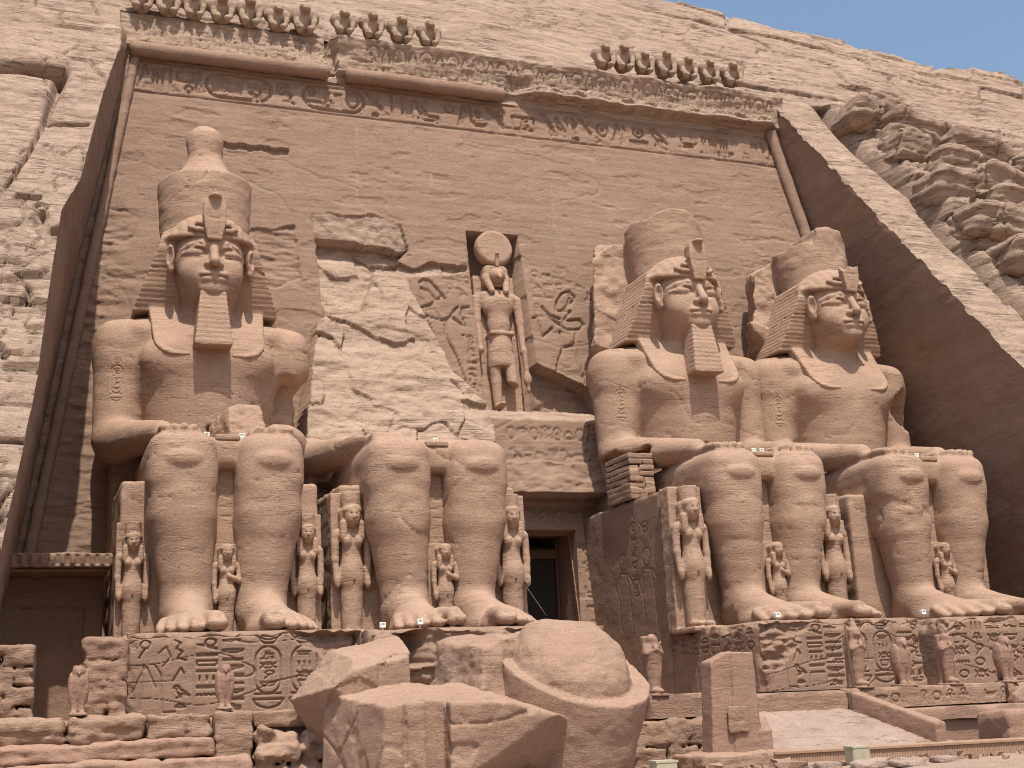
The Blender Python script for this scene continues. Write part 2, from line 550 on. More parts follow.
def cliff_disp(X, Z):
    """how far the natural rock stands out of its mean slope (towards the viewer)"""
    s = X - edge_r(Z)
    sl = edge_l(Z) - X
    dip = Z + 0.10 * X + 1.2 * noise3(X * .05, 3.3, Z * .05)
    d = 0.45 * fbm(X * .10, 1.7, Z * .16, 4)
    v1, j1 = blocks(X, dip, 1.9, 5.5, 3, .8)
    v2, j2 = blocks(X, dip, .55, 2.0, 8, .6)
    m1 = sstep(-.2, .4, noise3(X * .08, 6.1, Z * .1)); m2 = sstep(-.15, .4, noise3(X * .14, 2.1, Z * .18 + 5))
    d = d + m1 * (.62 * (v1 - .5) - .35 * j1) + m2 * (.24 * (v2 - .5) - .18 * j2)
    d = d + .10 * fbm(X * .16, 2.5, dip * 2.1, 4) + .06 * fbm(X * .9, 2.5, dip * 3.5, 4)
    # right side: smooth dressed margin, a deep gap, then a heap of bulging strata
    R = sstep(0, .5, s)
    gap = np.exp(-((s - 3.25 - .4 * noise3(Z * .25, 3, 1)) / .36) ** 2) * (Z < 29.5)
    out = sstep(3.3, 4.3, s) * (1 - sstep(27.5, 31, Z))
    arc = Z + .16 * (s - 3) + .9 * noise3(X * .11 + 3, 7.7, Z * .11) + .012 * (s - 8) ** 2
    v3, j3 = blocks(X, arc, 1.5, 4.2, 21, .9)
    v4, j4 = blocks(X, arc, .5, 2.6, 33, .7)
    heap = .9 + .8 * fbm(X * .17 + 3, 7.7, Z * .17, 2) + 1.0 * (v3 - .5) - .9 * j3 + .40 * (v4 - .5) - .35 * j4 + .22 * fbm(X * .55, 3, arc * 1.1, 3) + .12 * fbm(X * .3, 5, arc * 3, 3) + .15 * fbm(X * 1.1, 5, Z * 1.6, 4) + .06 * fbm(X * 3.1, 5, Z * 4, 2)
    dm = .06 * fbm(X * .5, 2, Z * .9, 4) + .05 * fbm(X * .3, 5, dip * 3.2, 3) + .10 * (hsh(np.floor(dip / .42 + .4 * noise3(X * .5, 1, Z * .3)), 4) - .5) * (1 - sstep(0, .5, s)) * 1.6 - .16 * sstep(.15, .45, fbm(X * .8, 3, Z * 1.4, 3)) * (1 - sstep(0, .6, s)) - .12 * j2 * (hsh(np.floor(Z * .7), 9) > .6)
    marg = (1 - sstep(2.3, 3.1, s)) * (1 - sstep(27.5, 30, Z))
    dr = d * (1 - marg) + dm * marg
    dr = dr * (1 - out) + heap * out - 1.6 * gap * R
    # left side: squared, finely bedded face with open joints
    dl = .10 * fbm(X * .2, 3.1, Z * .3, 3) + .09 * fbm(X * .12, 2.5, dip * 2.4, 4) + .05 * fbm(X * .8, 6.5, Z * 6, 3)
    low = 1 - sstep(12.5, 15, Z)
    v5, j5 = blocks(X, Z + .05 * X, 1.25, 2.6, 44, .5)
    v6, j6 = blocks(X, Z + .05 * X, .42, 1.5, 51, .5)
    dl = dl + (.10 + .55 * low) * (v5 - .5) - (.26 + .3 * low) * j5 * np.maximum(low, sstep(.0, .3, noise3(X * .3, 4, Z * .3))) + (.05 + .22 * low) * (v6 - .5) - (.10 + .12 * low) * j6 * np.maximum(low, sstep(.0, .3, noise3(X * .4, 8, Z * .35)))
    jt = np.exp(-((sl - 1.75 - .35 * noise3(Z * .32, 6, 4) - .06 * (23 - Z)) / (.05 + .14 * sstep(19.5, 23, Z))) ** 2)
    dl = dl - 1.0 * jt * sstep(15.5, 17, Z) * (1 - sstep(23.6, 24.2, Z))
    hz = np.exp(-((Z - 23.9 - .15 * noise3(X * .6, 2, 2) + .04 * (sl - 2)) / .30) ** 2) * sstep(1.5, 1.9, sl)
    dl = dl - 1.5 * hz
    dl = dl - .55 * np.exp(-((Z - 20.3 + .20 * (sl - 1.3)) / .07) ** 2) * (np.abs(sl - .95) < .8)
    dl = dl - .6 * np.exp(-((Z - 15.9) / .10) ** 2) * (np.abs(sl - 1.3) < .45)
    dl = dl - .30 * ridge(X * .5, 5.5, Z * .3 + .4 * noise3(X * 1.1, 1, Z), .02)
    chip = sstep(.1, .4, fbm(X * .55, 8, Z * .5, 3)) * (1 - sstep(0, 1.3, sl)) * (Z < 15.5)
    dl = dl - .8 * chip
    dl = dl + .10 * (hsh(np.floor(Z / .35 + .5 * noise3(X * .5, 1, Z * .3)), 6) - .5) * (1 - sstep(0, .35, sl))
    wl_ = sstep(29.5, 32, Z)
    dl = dl * (1 - wl_) + d * wl_
    return np.where(sl > -.01, dl, np.where(s > -.01, dr, d))


def cliff_pt(X, Z):
    d = cliff_disp(X, Z)
    cz = crest(X) + .45 * fbm(X * .3, 6.6, 1.2, 3) + .5 * (hsh(np.floor(X * .35 + .4 * noise3(X * .8, 1., 1.)), 11) - .5)
    over = np.maximum(Z - cz, 0)
    y = yc0(Z - over) + over * 6.0 - d * .80
    z = (Z - over) + over * .12 + d * .22
    return y, z


def cliff_patch(xs, zs, edge=None, sgn=1):
    Zg = np.repeat(zs[None, :], len(xs), 0)
    if edge is None: Xg = np.repeat(xs[:, None], len(zs), 1)
    else: Xg = edge(Zg) + sgn * xs[:, None]
    y, z = cliff_pt(Xg, Zg)
    return np.stack([Xg, y, z], -1)


zs_c = np.concatenate([np.arange(-6, 0, .3), np.arange(0, 43.5, .085), np.array([44, 46, 50, 55])])
sl_ = np.concatenate([np.arange(0, 6, .07), np.arange(6, 12, .25), np.arange(12, 40, 1.5)])
sr_ = np.concatenate([np.arange(0, 9, .075), np.arange(9, 28, .14), np.arange(28, 60, .6), np.arange(60, 110, 3)])
parts = []
GL = cliff_patch(sl_, zs_c, edge_l, -1)
parts.append((GL.reshape(-1, 3), grid_quads(len(sl_), len(zs_c), True)))
GRt = cliff_patch(sr_, zs_c, edge_r, 1)
parts.append((GRt.reshape(-1, 3), grid_quads(len(sr_), len(zs_c))))
zt = zs_c[zs_c > 29.25]
tx = np.arange(0, 1.0001, 1 / 330.)
Zg = np.repeat(zt[None, :], len(tx), 0)
Xg = edge_l(Zg) + (edge_r(Zg) - edge_l(Zg)) * tx[:, None]
yy, zz = cliff_pt(Xg, Zg)
parts.append((np.stack([Xg, yy, zz], -1).reshape(-1, 3), grid_quads(len(tx), len(zt))))
V, Q = merge(parts)
me_cliff = mesh_np("cliff", V, Q, M_CLIFF)
me_cliff.materials.append(M_PALE)
Zs = np.repeat(zs_c[None, :], len(sl_), 0); Ss = np.repeat(sl_[:, None], len(zs_c), 1)
seam = (np.abs(Ss - .85 - .035 * (26 - Zs) - .05 * noise3(Zs * .7, 3, 1)) < .045) & (Zs > 13) & (noise3(Zs * .6, 9.0, Ss * .2) > -.12)
mi = np.zeros(len(Q), np.int32)
ql = grid_quads(len(sl_), len(zs_c))
mi[:len(ql)] = seam.ravel()[ql].sum(1) >= 2
me_cliff.polygons.foreach_set("material_index", mi)
cliff = obj("cliff", me_cliff)
tag(cliff, kind="structure")

# jointed, rounded beds of rock heaped along the right-hand margin
outV = []
for k, (cx, cz, hx, hz, tilt) in enumerate([(21.6, 28.0, 1.0, .9, 10), (24.0, 26.6, 2.0, 1.0, 12), (22.6, 25.2, 1.1, .9, 5), (26.8, 25.2, 1.9, 1.1, 16), (24.2, 23.6, 1.3, 1.1, 8), (27.2, 22.4, 2.4, .9, 18), (25.6, 20.8, 1.4, 1.0, 10), (29.6, 21.4, 1.8, 1.0, 20), (28.2, 19.6, 2.0, 1.0, 14), (26.4, 18.2, 1.0, .9, 4), (29.4, 17.4, 2.0, 1.1, 10), (27.4, 15.8, 1.3, 1.0, 6), (31.8, 18.8, 1.8, 1.2, 15), (30.2, 14.6, 2.0, 1.3, 8), (23.2, 28.6, 1.5, .7, 14), (29.8, 24.0, 1.6, .9, 18), (22.9, 22.0, 1.2, 1.0, 8), (24.6, 19.3, 1.5, .9, 12), (22.9, 19.6, .9, .9, 3), (24.9, 17.0, 1.4, 1.1, 9), (23.3, 17.2, .8, .9, 2), (25.4, 14.6, 1.6, 1.1, 7), (23.7, 14.8, .9, 1.0, 4), (24.5, 12.4, 1.7, 1.2, 6)]):
    cy = yc0(cz) - .75
    ct, st_ = math.cos(math.radians(tilt)), math.sin(math.radians(tilt))

    def orock(p, k=k, cx=cx, cy=cy, cz=cz, hx=hx, hz=hz, ct=ct, st_=st_):
        x = p[0] - cx; y = p[1] - cy; z = p[2] - cz
        u = x * ct - z * st_; w = x * st_ + z * ct
        ww = w + .12 * noise3(u * .8 + k, y * .8, w) + .05 * u * u / hx
        L = np.floor(ww / .34)
        d = box((u, y + .35 * w, ww), (0, 0, 0), (hx, 1.3, hz), .45) + .16 * (hsh(L, k) - .5) + .12 * fbm(p[0] * .9, p[1] * .9, p[2] * 1.3, 4)
        f = ww / .34 - L
        return d + .07 * np.clip(1 - np.minimum(f, 1 - f) / .12, 0, 1) * (hsh(L, k + 3) > .4) + .22 * ridge(u * .5 + k * 3, y * .4, w * .35, .035)
    outV.append(surfnet(orock, (cx - hx - 1, cy - 2.2, cz - hz - 1.4), (cx + hx + 1, cy + 2.2, cz + hz + 1.4), .085))
rk = obj("cliff_outcrop", mesh_np("cliff_outcrop", *merge(outV), M_CLIFF))
tag(rk, kind="structure")

# ground: one sheet to the horizon, fine near the temple
gx = np.concatenate([-np.geomspace(30, 2500, 14)[::-1], np.arange(-29.5, 30, .22), np.geomspace(30, 2500, 14)])
gy = np.concatenate([-np.geomspace(60, 2500, 12)[::-1], np.arange(-58, -27, .6), np.arange(-27, -12, .16), np.geomspace(1, 200, 10) - 13])
Xg, Yg = np.meshgrid(gx, gy, indexing='ij')
near = np.exp(-((Xg) / 40) ** 2 - ((Yg + 22) / 25) ** 2)
Zg = -4.22 + near * (.06 * fbm(Xg * .5, Yg * .5, .3, 4) + .05 * np.maximum(fbm(Xg * 2.2, Yg * 2.2, 1.3, 3), 0))
ground = obj("ground", mesh_np("ground", np.stack([Xg, Yg, Zg], -1).reshape(-1, 3), grid_quads(len(gx), len(gy)), M_GROUND))
tag(ground, kind="structure")

# ------------------------------------------------------------------ the facade
temple = empty("temple_facade", (0, 0, 0), "tall carved sandstone temple front cut back into the cliff behind the seated giants", "temple")
P = Panel(-22.2, 21.4, -4.3, 27.05, .06)
KING_L = [[(-3.94, 16.48), (-3.74, 16.66), (-3.44, 16.59), (-3.15, 16.25), (-2.79, 15.78)], [(-3.9, 16.2), (-3.54, 16.12), (-3.26, 15.74)], [(-3.45, 15.99), (-3.38, 15.73), (-3.08, 15.69), (-2.93, 15.9)], [(-4.05, 15.09), (-3.92, 15.23), (-3.47, 15.39), (-3.27, 15.61)], [(-4.06, 15.02), (-3.83, 14.85), (-2.98, 14.64), (-2.66, 14.8), (-2.26, 15.29)], [(-2.59, 14.87), (-1.95, 14.39), (-2.08, 14.97), (-1.98, 15.37), (-1.66, 15.4)], [(-3.77, 14.78), (-3.53, 14.02), (-3.58, 13.38), (-3.46, 12.62)], [(-2.79, 14.72), (-2.91, 14.06), (-2.88, 13.74), (-2.52, 12.93), (-2.24, 11.93), (-2.03, 10.75)], [(-3.42, 12.37), (-3.0, 11.64), (-2.47, 10.17)], [(-3.38, 12.18), (-2.89, 12.25)], [(-2.44, 15.14), (-2.21, 15.36)]]
KING_R = [[(2.71, 15.64), (2.83, 16.06), (3.16, 16.5), (3.51, 16.6), (3.74, 16.34), (3.69, 16.13), (3.27, 15.82), (3.04, 15.6)], [(2.7, 15.58), (3.03, 15.53), (3.44, 15.56), (3.27, 15.34), (3.04, 15.06)], [(3.04, 15.06), (3.85, 15.11), (4.02, 14.92), (3.78, 14.63), (3.11, 14.59), (2.32, 15.14)], [(1.99, 15.66), (2.33, 15.28), (2.84, 15.11)], [(1.65, 15.1), (1.83, 14.1), (2.38, 14.61)], [(1.46, 15.08), (1.65, 15.1)], [(2.76, 14.5), (2.82, 13.63), (2.5, 12.95), (2.35, 12.36)], [(3.63, 14.55), (3.44, 13.94), (3.52, 12.75), (3.68, 11.84)], [(2.82, 13.63), (3.43, 13.8)], [(3.24, 15.61), (3.49, 16.25)]]
for st in KING_L + KING_R: P.line(st, .075, .13)
for pl in ([(-3.94, 16.48), (-3.44, 16.55), (-3.0, 15.9), (-3.1, 15.62), (-3.4, 15.65), (-3.5, 15.95)], [(-3.95, 15.1), (-3.4, 15.3), (-2.98, 14.7), (-2.91, 14.06), (-2.88, 13.74), (-3.58, 13.5), (-3.53, 14.02), (-3.75, 14.8)],
           [(-3.5, 13.45), (-2.88, 13.7), (-2.52, 12.93), (-2.6, 12.2), (-3.38, 12.18)], [(-3.3, 12.1), (-2.6, 12.1), (-2.24, 11.4), (-2.05, 10.75), (-2.47, 10.25), (-2.9, 11.4)],
           [(2.75, 15.65), (2.9, 16.1), (3.2, 16.5), (3.6, 16.45), (3.65, 16.1), (3.3, 15.6), (3.2, 15.3), (3.05, 15.1)], [(3.05, 15.02), (3.9, 15.0), (3.63, 14.5), (3.44, 13.85), (2.82, 13.65), (2.8, 14.5), (2.5, 14.9)],
           [(2.82, 13.6), (3.43, 13.75), (3.5, 12.75), (3.66, 11.9), (2.4, 12.4), (2.5, 12.95)]):
    P.poly(pl, .045)
for nm, x, z, w, h in (('mouth', -2.8, 17.1, .4, .4), ('bars', -2.3, 17.1, .4, .4), ('water', -2.8, 16.6, .5, .35), ('reed', -2.2, 16.5, .35, .5), ('sun', -1.8, 16.6, .35, .4), ('hook', -2.7, 16.0, .35, .5), ('bird', -2.2, 15.9, .5, .5)):
    glyph(P, nm, x, z, w, h, .055, .06)
column(P, ['sun', 'hook', 'man', 'reed', 'dbl', 'water', 'bird', 'cup', 'zig'], -1.95, 14.0, .36, 11.2, .055, .07)
for i, (x, z) in enumerate([(1.6, 17.2), (2.2, 17.2), (2.8, 17.2), (1.6, 16.6), (2.2, 16.6), (2.8, 16.6), (1.6, 16.0), (2.2, 16.0), (3.9, 16.7), (4.3, 16.2), (1.5, 15.4)]):
    glyph(P, ['sun', 'mouth', 'bars', 'bird', 'dbl', 'sundot', 'water', 'arm', 'snake', 'man', 'feather'][i], x, z, .45, .42, .055, .06)
# frieze of large signs under the cornice
def FXp(px): return np.interp(px, [131.7, 200, 300, 400, 500, 600, 680, 769], [-16.75, -13.65, -8.95, -4.0, 1.15, 7.0, 11.75, 17.0])


FR = [('slash', 138, 147, .1, 1), ('table', 150, 164, 0, 1), ('bar', 168, 170, 0, 1), ('rect', 176, 192, .45, 1), ('slash', 194, 199, .1, 1), ('sun', 183, 192, 0, .38),
      ('pillars', 211, 222, .25, .85), ('scarab', 223, 232, .2, .95), ('table', 231, 240, .2, .9), ('dbl', 246, 257, .4, .9), ('slash', 256, 263, .25, .8), ('bird', 246, 258, .1, .4),
      ('sundot', 273, 285, .4, 1), ('zig', 284, 292, .1, .95), ('sun', 305, 313, .5, .95), ('water', 304, 318, .12, .5), ('man', 320, 329, .15, .95), ('table', 331, 338, .2, .8), ('sun', 341, 357, .1, .95),
      ('back', 362, 378, .25, 1), ('bread', 368, 374, 0, .2), ('bar', 387, 390, .2, 1), ('feather', 396, 402, .2, 1), ('table', 402, 410, .1, 1), ('bird', 411, 424, .15, 1), ('basket', 416, 434, 0, .35),
      ('sun', 440, 452, .45, 1), ('slash', 454, 464, .05, 1), ('bar', 466, 469, .2, 1), ('sun', 472, 478, .4, .9), ('arm', 470, 482, .0, .35), ('back', 484, 500, .15, 1), ('sun', 494, 504, .55, 1),
      ('house', 509, 529, .15, .8), ('man', 515, 524, .2, .7), ('back', 537, 548, .1, 1), ('bird', 549, 558, .2, .95), ('bar', 560, 562, .2, 1), ('reed', 562, 570, .2, .95), ('back', 572, 582, .3, 1), ('bread', 564, 570, 0, .2),
      ('sundot', 587, 601, .25, .95), ('slash', 604, 611, .2, .95), ('reed', 611, 618, .2, .9), ('sundot', 622, 635, .4, .95), ('dbl', 620, 636, .05, .4), ('bird', 640, 656, .2, 1), ('arm', 671, 686, .1, .8),
      ('feather', 690, 697, .1, .9), ('table', 698, 708, .1, .9), ('bars', 710, 718, .1, .9), ('basket', 705, 722, 0, .3), ('bars', 742, 750, .1, .9), ('reed', 752, 758, .1, .9), ('slash', 760, 766, .1, .9)]
for nm, a, b, v0, v1 in FR:
    x0, x1 = FXp(a), FXp(b)
    glyph(P, nm, x0, 25.32 + 1.35 * v0, x1 - x0, 1.35 * (v1 - v0), .072, .13)
cartouche(P, FXp(206), 25.36, FXp(267) - FXp(206), 1.3, .085, .15)
cartouche(P, FXp(302), 25.36, FXp(359) - FXp(302), 1.3, .085, .15)
for i, x in enumerate(np.arange(-16.2, 16.6, .62)):
    glyph(P, rgly(300 + i, 1)[0], x + .12 * math.sin(i * 2.7), 25.36 + .85 * (i % 2) + .1 * math.sin(i * 1.9), .40, .38, .05, .07)
P.line([(-16.7, 25.14), (17.2, 25.14)], .06, .09)
P.line([(-16.7, 26.85), (17.2, 26.85)], .05, .06)
P.line([(-1.9, 9.9), (3.9, 10.0)], .05, .05)
for i, x in enumerate(np.arange(-.9, 3.7, .55)):
    glyph(P, ['sun', 'eye', 'sun', 'scarab', 'sundot', 'bread', 'sun', 'man', 'cup'][i % 9], x, 8.7 + .1 * (i % 2), .48, .75, .06, .06)
for i, x in enumerate(np.arange(-.8, 3.7, .6)):
    glyph(P, ['bird', 'basket', 'snake', 'horns', 'bird', 'mouth'][i % 6], x, 7.9, .5, .5, .06, .05)
for i in range(2):
    P.line(circ(.85 + i * .62, 5.35, .2, 10), .06, .07)
column(P, ['bird', 'zig', 'arm', 'rect', 'bars', 'hook', 'slash'], 2.35, 4.3, .75, -1.9, .06, .07)
X = P.X[:, None]; Z = P.Z[None, :]
D = P.H.copy()
Xb = np.broadcast_to(X, D.shape); Zb = np.broadcast_to(Z, D.shape)
# weathering of the wall: bedding, shallow scars, pits
D += .016 * fbm(X * .5, 4.1, Z * 1.3, 4) + .009 * fbm(X * .35, 7.1, Z * 6.0, 3) + .010 * fbm(X * 2.2, 3.1, Z * 3.0, 3)
D += .04 * sstep(.35, .5, fbm(X * .45, 2.2, Z * 1.2, 5))
D += .04 * ridge(X * .06, 3.0, Z * .28 + .10 * noise3(X, 1, Z), .008)
D += .16 * sstep(.84, .90, noise3(X * 1.9, 3.4, Z * 1.9))
rough_l = sstep(-17.0, -18.3, Xb) * (Zb < 20) * (Zb > 3) + sstep(-16.2, -17.2, Xb) * (Zb < 19) * (Zb > 12)
D += rough_l * (.07 * fbm(X * .9, 6, Z * 2.2, 4) + .05)
# scar to the right of the first crown
sc = inpoly(Xb + .15 * noise3(X * 1.5, 1, Z * 1.5), Zb + .15 * noise3(X * 1.5, 5, Z * 1.5), [(-13, 22.9), (-9.6, 22.9), (-9.7, 22.55), (-12.9, 22.65)])
D += .22 * sc
sc = inpoly(Xb, Zb + .2 * noise3(X * 1.2, 5, Z * 1.2), [(-12, 18.4), (-9.6, 18.8), (-9.4, 16.2), (-11.6, 15.4)])
D += .10 * sc * (1 + fbm(X * .8, 1, Z * 3, 3))
# the wall torn away behind the second giant
BROKEN = [(-8.77, 19.68), (-7.25, 19.63), (-5.96, 19.87), (-4.64, 19.58), (-4.36, 18.13), (-4.91, 17.5), (-4.28, 17.1), (-3.35, 17.59), (-1.5, 17.48), (-1.5, 17.23), (-4.52, 16.67), (-4.22, 15.07), (-3.68, 13.62), (-3.15, 11.7), (-2.12, 10.22), (-1.83, 9.0), (-2.4, 6.4), (-10.2, 6.4), (-9.94, 9.0), (-9.0, 13.9), (-8.5, 14.3)]
ins = inpoly(Xb + .10 * noise3(X * 1.1, 3, Z * 1.1), Zb + .12 * noise3(X * 1.3, 9, Z * 1.3), BROKEN)
up_ = inpoly(Xb + .18 * noise3(X * .9, 3, Z * .9), Zb + .2 * noise3(X * .9, 9, Z * .9), [(-9, 20.2), (-4.3, 20.2), (-4.0, 18.3), (-4.9, 17.2), (-5.9, 16.9), (-6.6, 15.3), (-6.9, 14.6), (-9.9, 14.3)])
wz = 1.1 * noise3(X * .35, 4.0, Z * .35) + .35 * noise3(X * 1.1, 4.0, Z * 1.1)
bv, bj = blocks(Xb + .8 * wz, Zb + .25 * Xb + wz, 1.5, 2.2, 61, .8)
bv2, bj2 = blocks(Xb + .8 * wz, Zb + .1 * Xb + .6 * wz, .5, 1.3, 71, .7)
base = .95 - .30 * (19.0 - Zb) + .14 * fbm(X * .25, 3.7, Z * .5, 3) + .06 * fbm(X * .5, 5.7, Z * 2.4, 4)
base = base + .30 * (bv - .5) + .10 * fbm(X * .9, 1.0, Z * 1.1, 4) + .09 * (bv2 - .5) * sstep(0, .3, noise3(X * .4, 2, Z * .4)) + .14 * bj * sstep(.0, .3, noise3(X * .3, 3, Z * .3)) + .03 * fbm(X * 2.2, 5, Z * 3, 3)
base = np.where(up_, base + .28, base - .30)
chunk = (Zb > 18.35 + .35 * noise3(X * .9, 2, 8) - .25 * sstep(-6, -5, Xb)) & up_
base = np.where(chunk, .20 + .30 * (19.4 - Zb) * .4 + .28 * (hsh(np.floor(Xb * .55 + .2), 3) - .5) + .12 * fbm(X * 1.3, 2, Z * 1.3, 3), base)
base = np.clip(base, -3.6, 2.2)
D = np.where(ins, base, D)
# ledge shadow slit to the right of the torn patch
# niche of the falcon-headed god
niche = inpoly(Xb, Zb, [(-1.42, 19.4), (1.16, 19.4), (1.42, 10.3), (-1.36, 10.3)])
D = np.where(niche, 1.35 + .03 * fbm(X, 2, Z * 2, 2), D)
NB = [(0.39, 13.1), (1.27, 12.75), (2.46, 12.25), (3.97, 11.55), (4.4, 10.3), (-1.46, 10.25), (-1.4, 10.5), (0.14, 10.5)]
nb = inpoly(Xb + .08 * noise3(X * 2, 3, Z * 2), Zb + .1 * noise3(X * 1.6, 9, Z * 2), NB)
D = np.where(nb & ~niche, 1.0 + .15 * fbm(X, 2, Z * 2, 3), D)
# stepped wall over the door
mid = (Xb > -3.2) & (Xb < 6.2) & ~ins
edge1 = 10.35 + .10 * fbm(X * .8, 2, 5, 3)
sill = (Zb < edge1) & mid
rampup = np.clip((edge1 - Zb) / .65, 0, 1)
dmid = -.20 - .75 * rampup ** .7 + D
dmid = np.where(Zb < 7.75 + .18 * noise3(X * .8, 4, 4), dmid - .18 + .16 * fbm(X * .7, 6, Z * .9, 4) - .25 * (7.75 - Zb) / 1.3, dmid)
dmid = np.where(Zb < 6.30 + .02 * noise3(X * 2, 4, 4), D - .25, dmid)
dmid = np.where(Zb < 5.95, D + .12, dmid)
jag = 5.75 - .5 * np.abs(noise3(X * 1.2, 7, 7)) - .8 * sstep(2.6, 3.3, Xb)
dmid = np.where(Zb < jag, D - .02, dmid)
D = np.where(sill, dmid, D)
# door opening
door = (Xb > -1.9) & (Xb < 1.86) & (Zb < 4.62 + .06 * noise3(X * 2, 4, 1)) & (Zb > -2.6)
W = np.stack([Xb, fac_y(Zb) + D, Zb], -1)
Q = grid_quads(P.nx, P.nz)
df = door.ravel()
Q = Q[~df[Q].all(1)]
xmid = W.reshape(-1, 3)[Q[:, 0]]
keep = (xmid[:, 0] > corner_l(xmid[:, 2]) - .12) & (xmid[:, 0] < corner_r(xmid[:, 2]) + .12)
Q = Q[keep]
used = np.unique(Q); remap = np.full(P.nx * P.nz, -1); remap[used] = np.arange(len(used))
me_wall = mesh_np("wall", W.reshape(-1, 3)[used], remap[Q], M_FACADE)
me_wall.materials.append(M_FRESH)
torn = ins | (sill & (rampup > .02) & (rampup < .98))
me_wall.materials.append(M_PALE)
seam = np.zeros(D.shape, bool)
for sx, z0_, z1_, sd in ((-6.55, 20.0, 25.0, 1), (-2.9, 21.0, 24.2, 2), (3.3, 18.5, 22.5, 3)):
    seam |= (np.abs(Xb - sx - .05 * (Zb - 22) - .05 * noise3(Z * .8, sd, 2.0)) < .034) & (Zb > z0_) & (Zb < z1_) & (noise3(X * .2, sd * 3.1, Z * .9) > -.08)
for sz, x0_, x1_, sd in ((20.55, -12.2, -8.9, 7), (19.55, 1.5, 5.2, 9)):
    seam |= (np.abs(Zb - sz - .05 * noise3(X * .8, sd, 2.0)) < .034) & (Xb > x0_) & (Xb < x1_) & (noise3(X * .9, sd * 3.1, Z * .2) > -.05)
seam &= ~ins
torn = torn.astype(np.int32)
torn[seam] = 2
torn = np.where(torn == 2, 2, torn)
me_wall.polygons.foreach_set("material_index", np.where((torn.ravel()[Q] == 1).all(1), 1, np.where((torn.ravel()[Q] == 2).sum(1) >= 2, 2, 0)).astype(np.int32))
obj("wall", me_wall, temple)

# side reveals (jamb walls) between facade corner and cliff edge
def reveal(corner, edge, sgn):
    zr = np.concatenate([np.arange(-4.6, 28.2, .14)])
    t = np.linspace(0, 1, 90)
    Ec = edge(zr); ey, ez = cliff_pt(Ec, zr)
    Cc = corner(zr); cy = fac_y(zr) + .05
    A = np.stack([Cc, cy, zr], -1)[:, None]; B = np.stack([Ec, ey, ez], -1)[:, None]
    G = A + (B - A) * t[None, :, None]
    n = .06 * fbm(G[..., 1] * .4, 2, G[..., 2] * .6, 3) + .05 * fbm(G[..., 1] * .25, 4, (G[..., 2] + .25 * G[..., 1]) * 3.2, 3)
    fade = np.minimum(1, 6 * t * (1 - t) * 4)[None, :]
    G[..., 0] += n * fade
    return G.reshape(-1, 3), grid_quads(len(zr), len(t), sgn > 0)


for sgn, c, e in ((-1, corner_l, edge_l), (1, corner_r, edge_r)):
    V, Q = reveal(c, e, sgn)
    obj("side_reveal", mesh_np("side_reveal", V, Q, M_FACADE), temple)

# cornice band: cavetto with cartouches, ledge for the baboons
P = Panel(-17.3, 17.6, 26.95, 31.2, .055)
for i, x in enumerate(np.arange(-16.6, 16.8, 1.35)):
    if -8.2 < x < -7.0: continue
    cartouche(P, x, 27.75, .62, 1.25, .05, .07)
    glyph(P, rgly(i, 1)[0], x + .12, 28.2, .38, .5, .05, .07)
    P.line([(x + .85, 27.7), (x + .78, 28.5), (x + .95, 29.0)], .05, .08)
    P.line([(x + 1.1, 27.7), (x + 1.17, 28.5), (x + 1.0, 29.0)], .05, .08)
X = P.X[:, None]; Z = P.Z[None, :]
Xb = np.broadcast_to(X, P.H.shape); Zb = np.broadcast_to(Z, P.H.shape)
t = np.clip((Zb - 27.5) / 1.75, 0, 1)
left = 1 - sstep(-7.8, -7.2, Xb)
prof = -.42 + left * (.14 * t) - (1 - left) * (.62 * t ** 1.8)
prof = prof * (.85 + .25 * noise3(X * .35, 1.4, 3.0)) + .06 * fbm(X * 1.5, 2, Z * 1.5, 3)
jl = 27.35 + .10 * noise3(X * .5, 2, 2)
ledge_r = sstep(1.2, 2.6, Xb) * (1 - sstep(16.4, 17.2, Xb))
prof = np.where(Zb < 27.5, 0.0, prof)
lip = .40 + .28 * noise3(X * .45, 6, 2) + .12 * noise3(X * 1.7, 6, 3)
prof = np.where((Zb > 27.42 + .12 * noise3(X * 1.2, 3, 9)) & (Zb < 27.95 + .2 * noise3(X * .6, 7, 7)), prof - ledge_r * np.maximum(lip, 0.05), prof)
top = 29.35 + .12 * noise3(X * .6, 3, 3) + .05 * noise3(X * 2.4, 3, 3)
prof = np.where(Zb > top, yc0(Zb) - fac_y(Zb) + .25, prof)
gapx = np.abs(Xb + 7.55 + .25 * noise3(Z * 1.2, 2, 2)) < .28
prof = np.where(gapx & (Zb > 27.3) & (Zb < 29.8), prof + .5, prof)
brk = sstep(-.9, .0, -np.abs(Xb - 1.9) + .5 * noise3(X * 1.3, 3, Z * 1.3)) * (Zb < 28.4)
prof = prof * (1 - .7 * brk)
D = prof + np.where((Zb > 27.55) & (Zb < 29.2), P.H, 0) + .07 * fbm(X * .7, 4.1, Z * 1.6, 4) + .03 * fbm(X * .8, 7.1, Z * 7, 3)
D = np.where(Zb > 31.0, D + .4, D)
V = np.stack([Xb, fac_y(Zb) + D, Zb], -1)
obj("cornice", mesh_np("cornice", V.reshape(-1, 3), grid_quads(P.nx, P.nz), M_FRESH), temple)


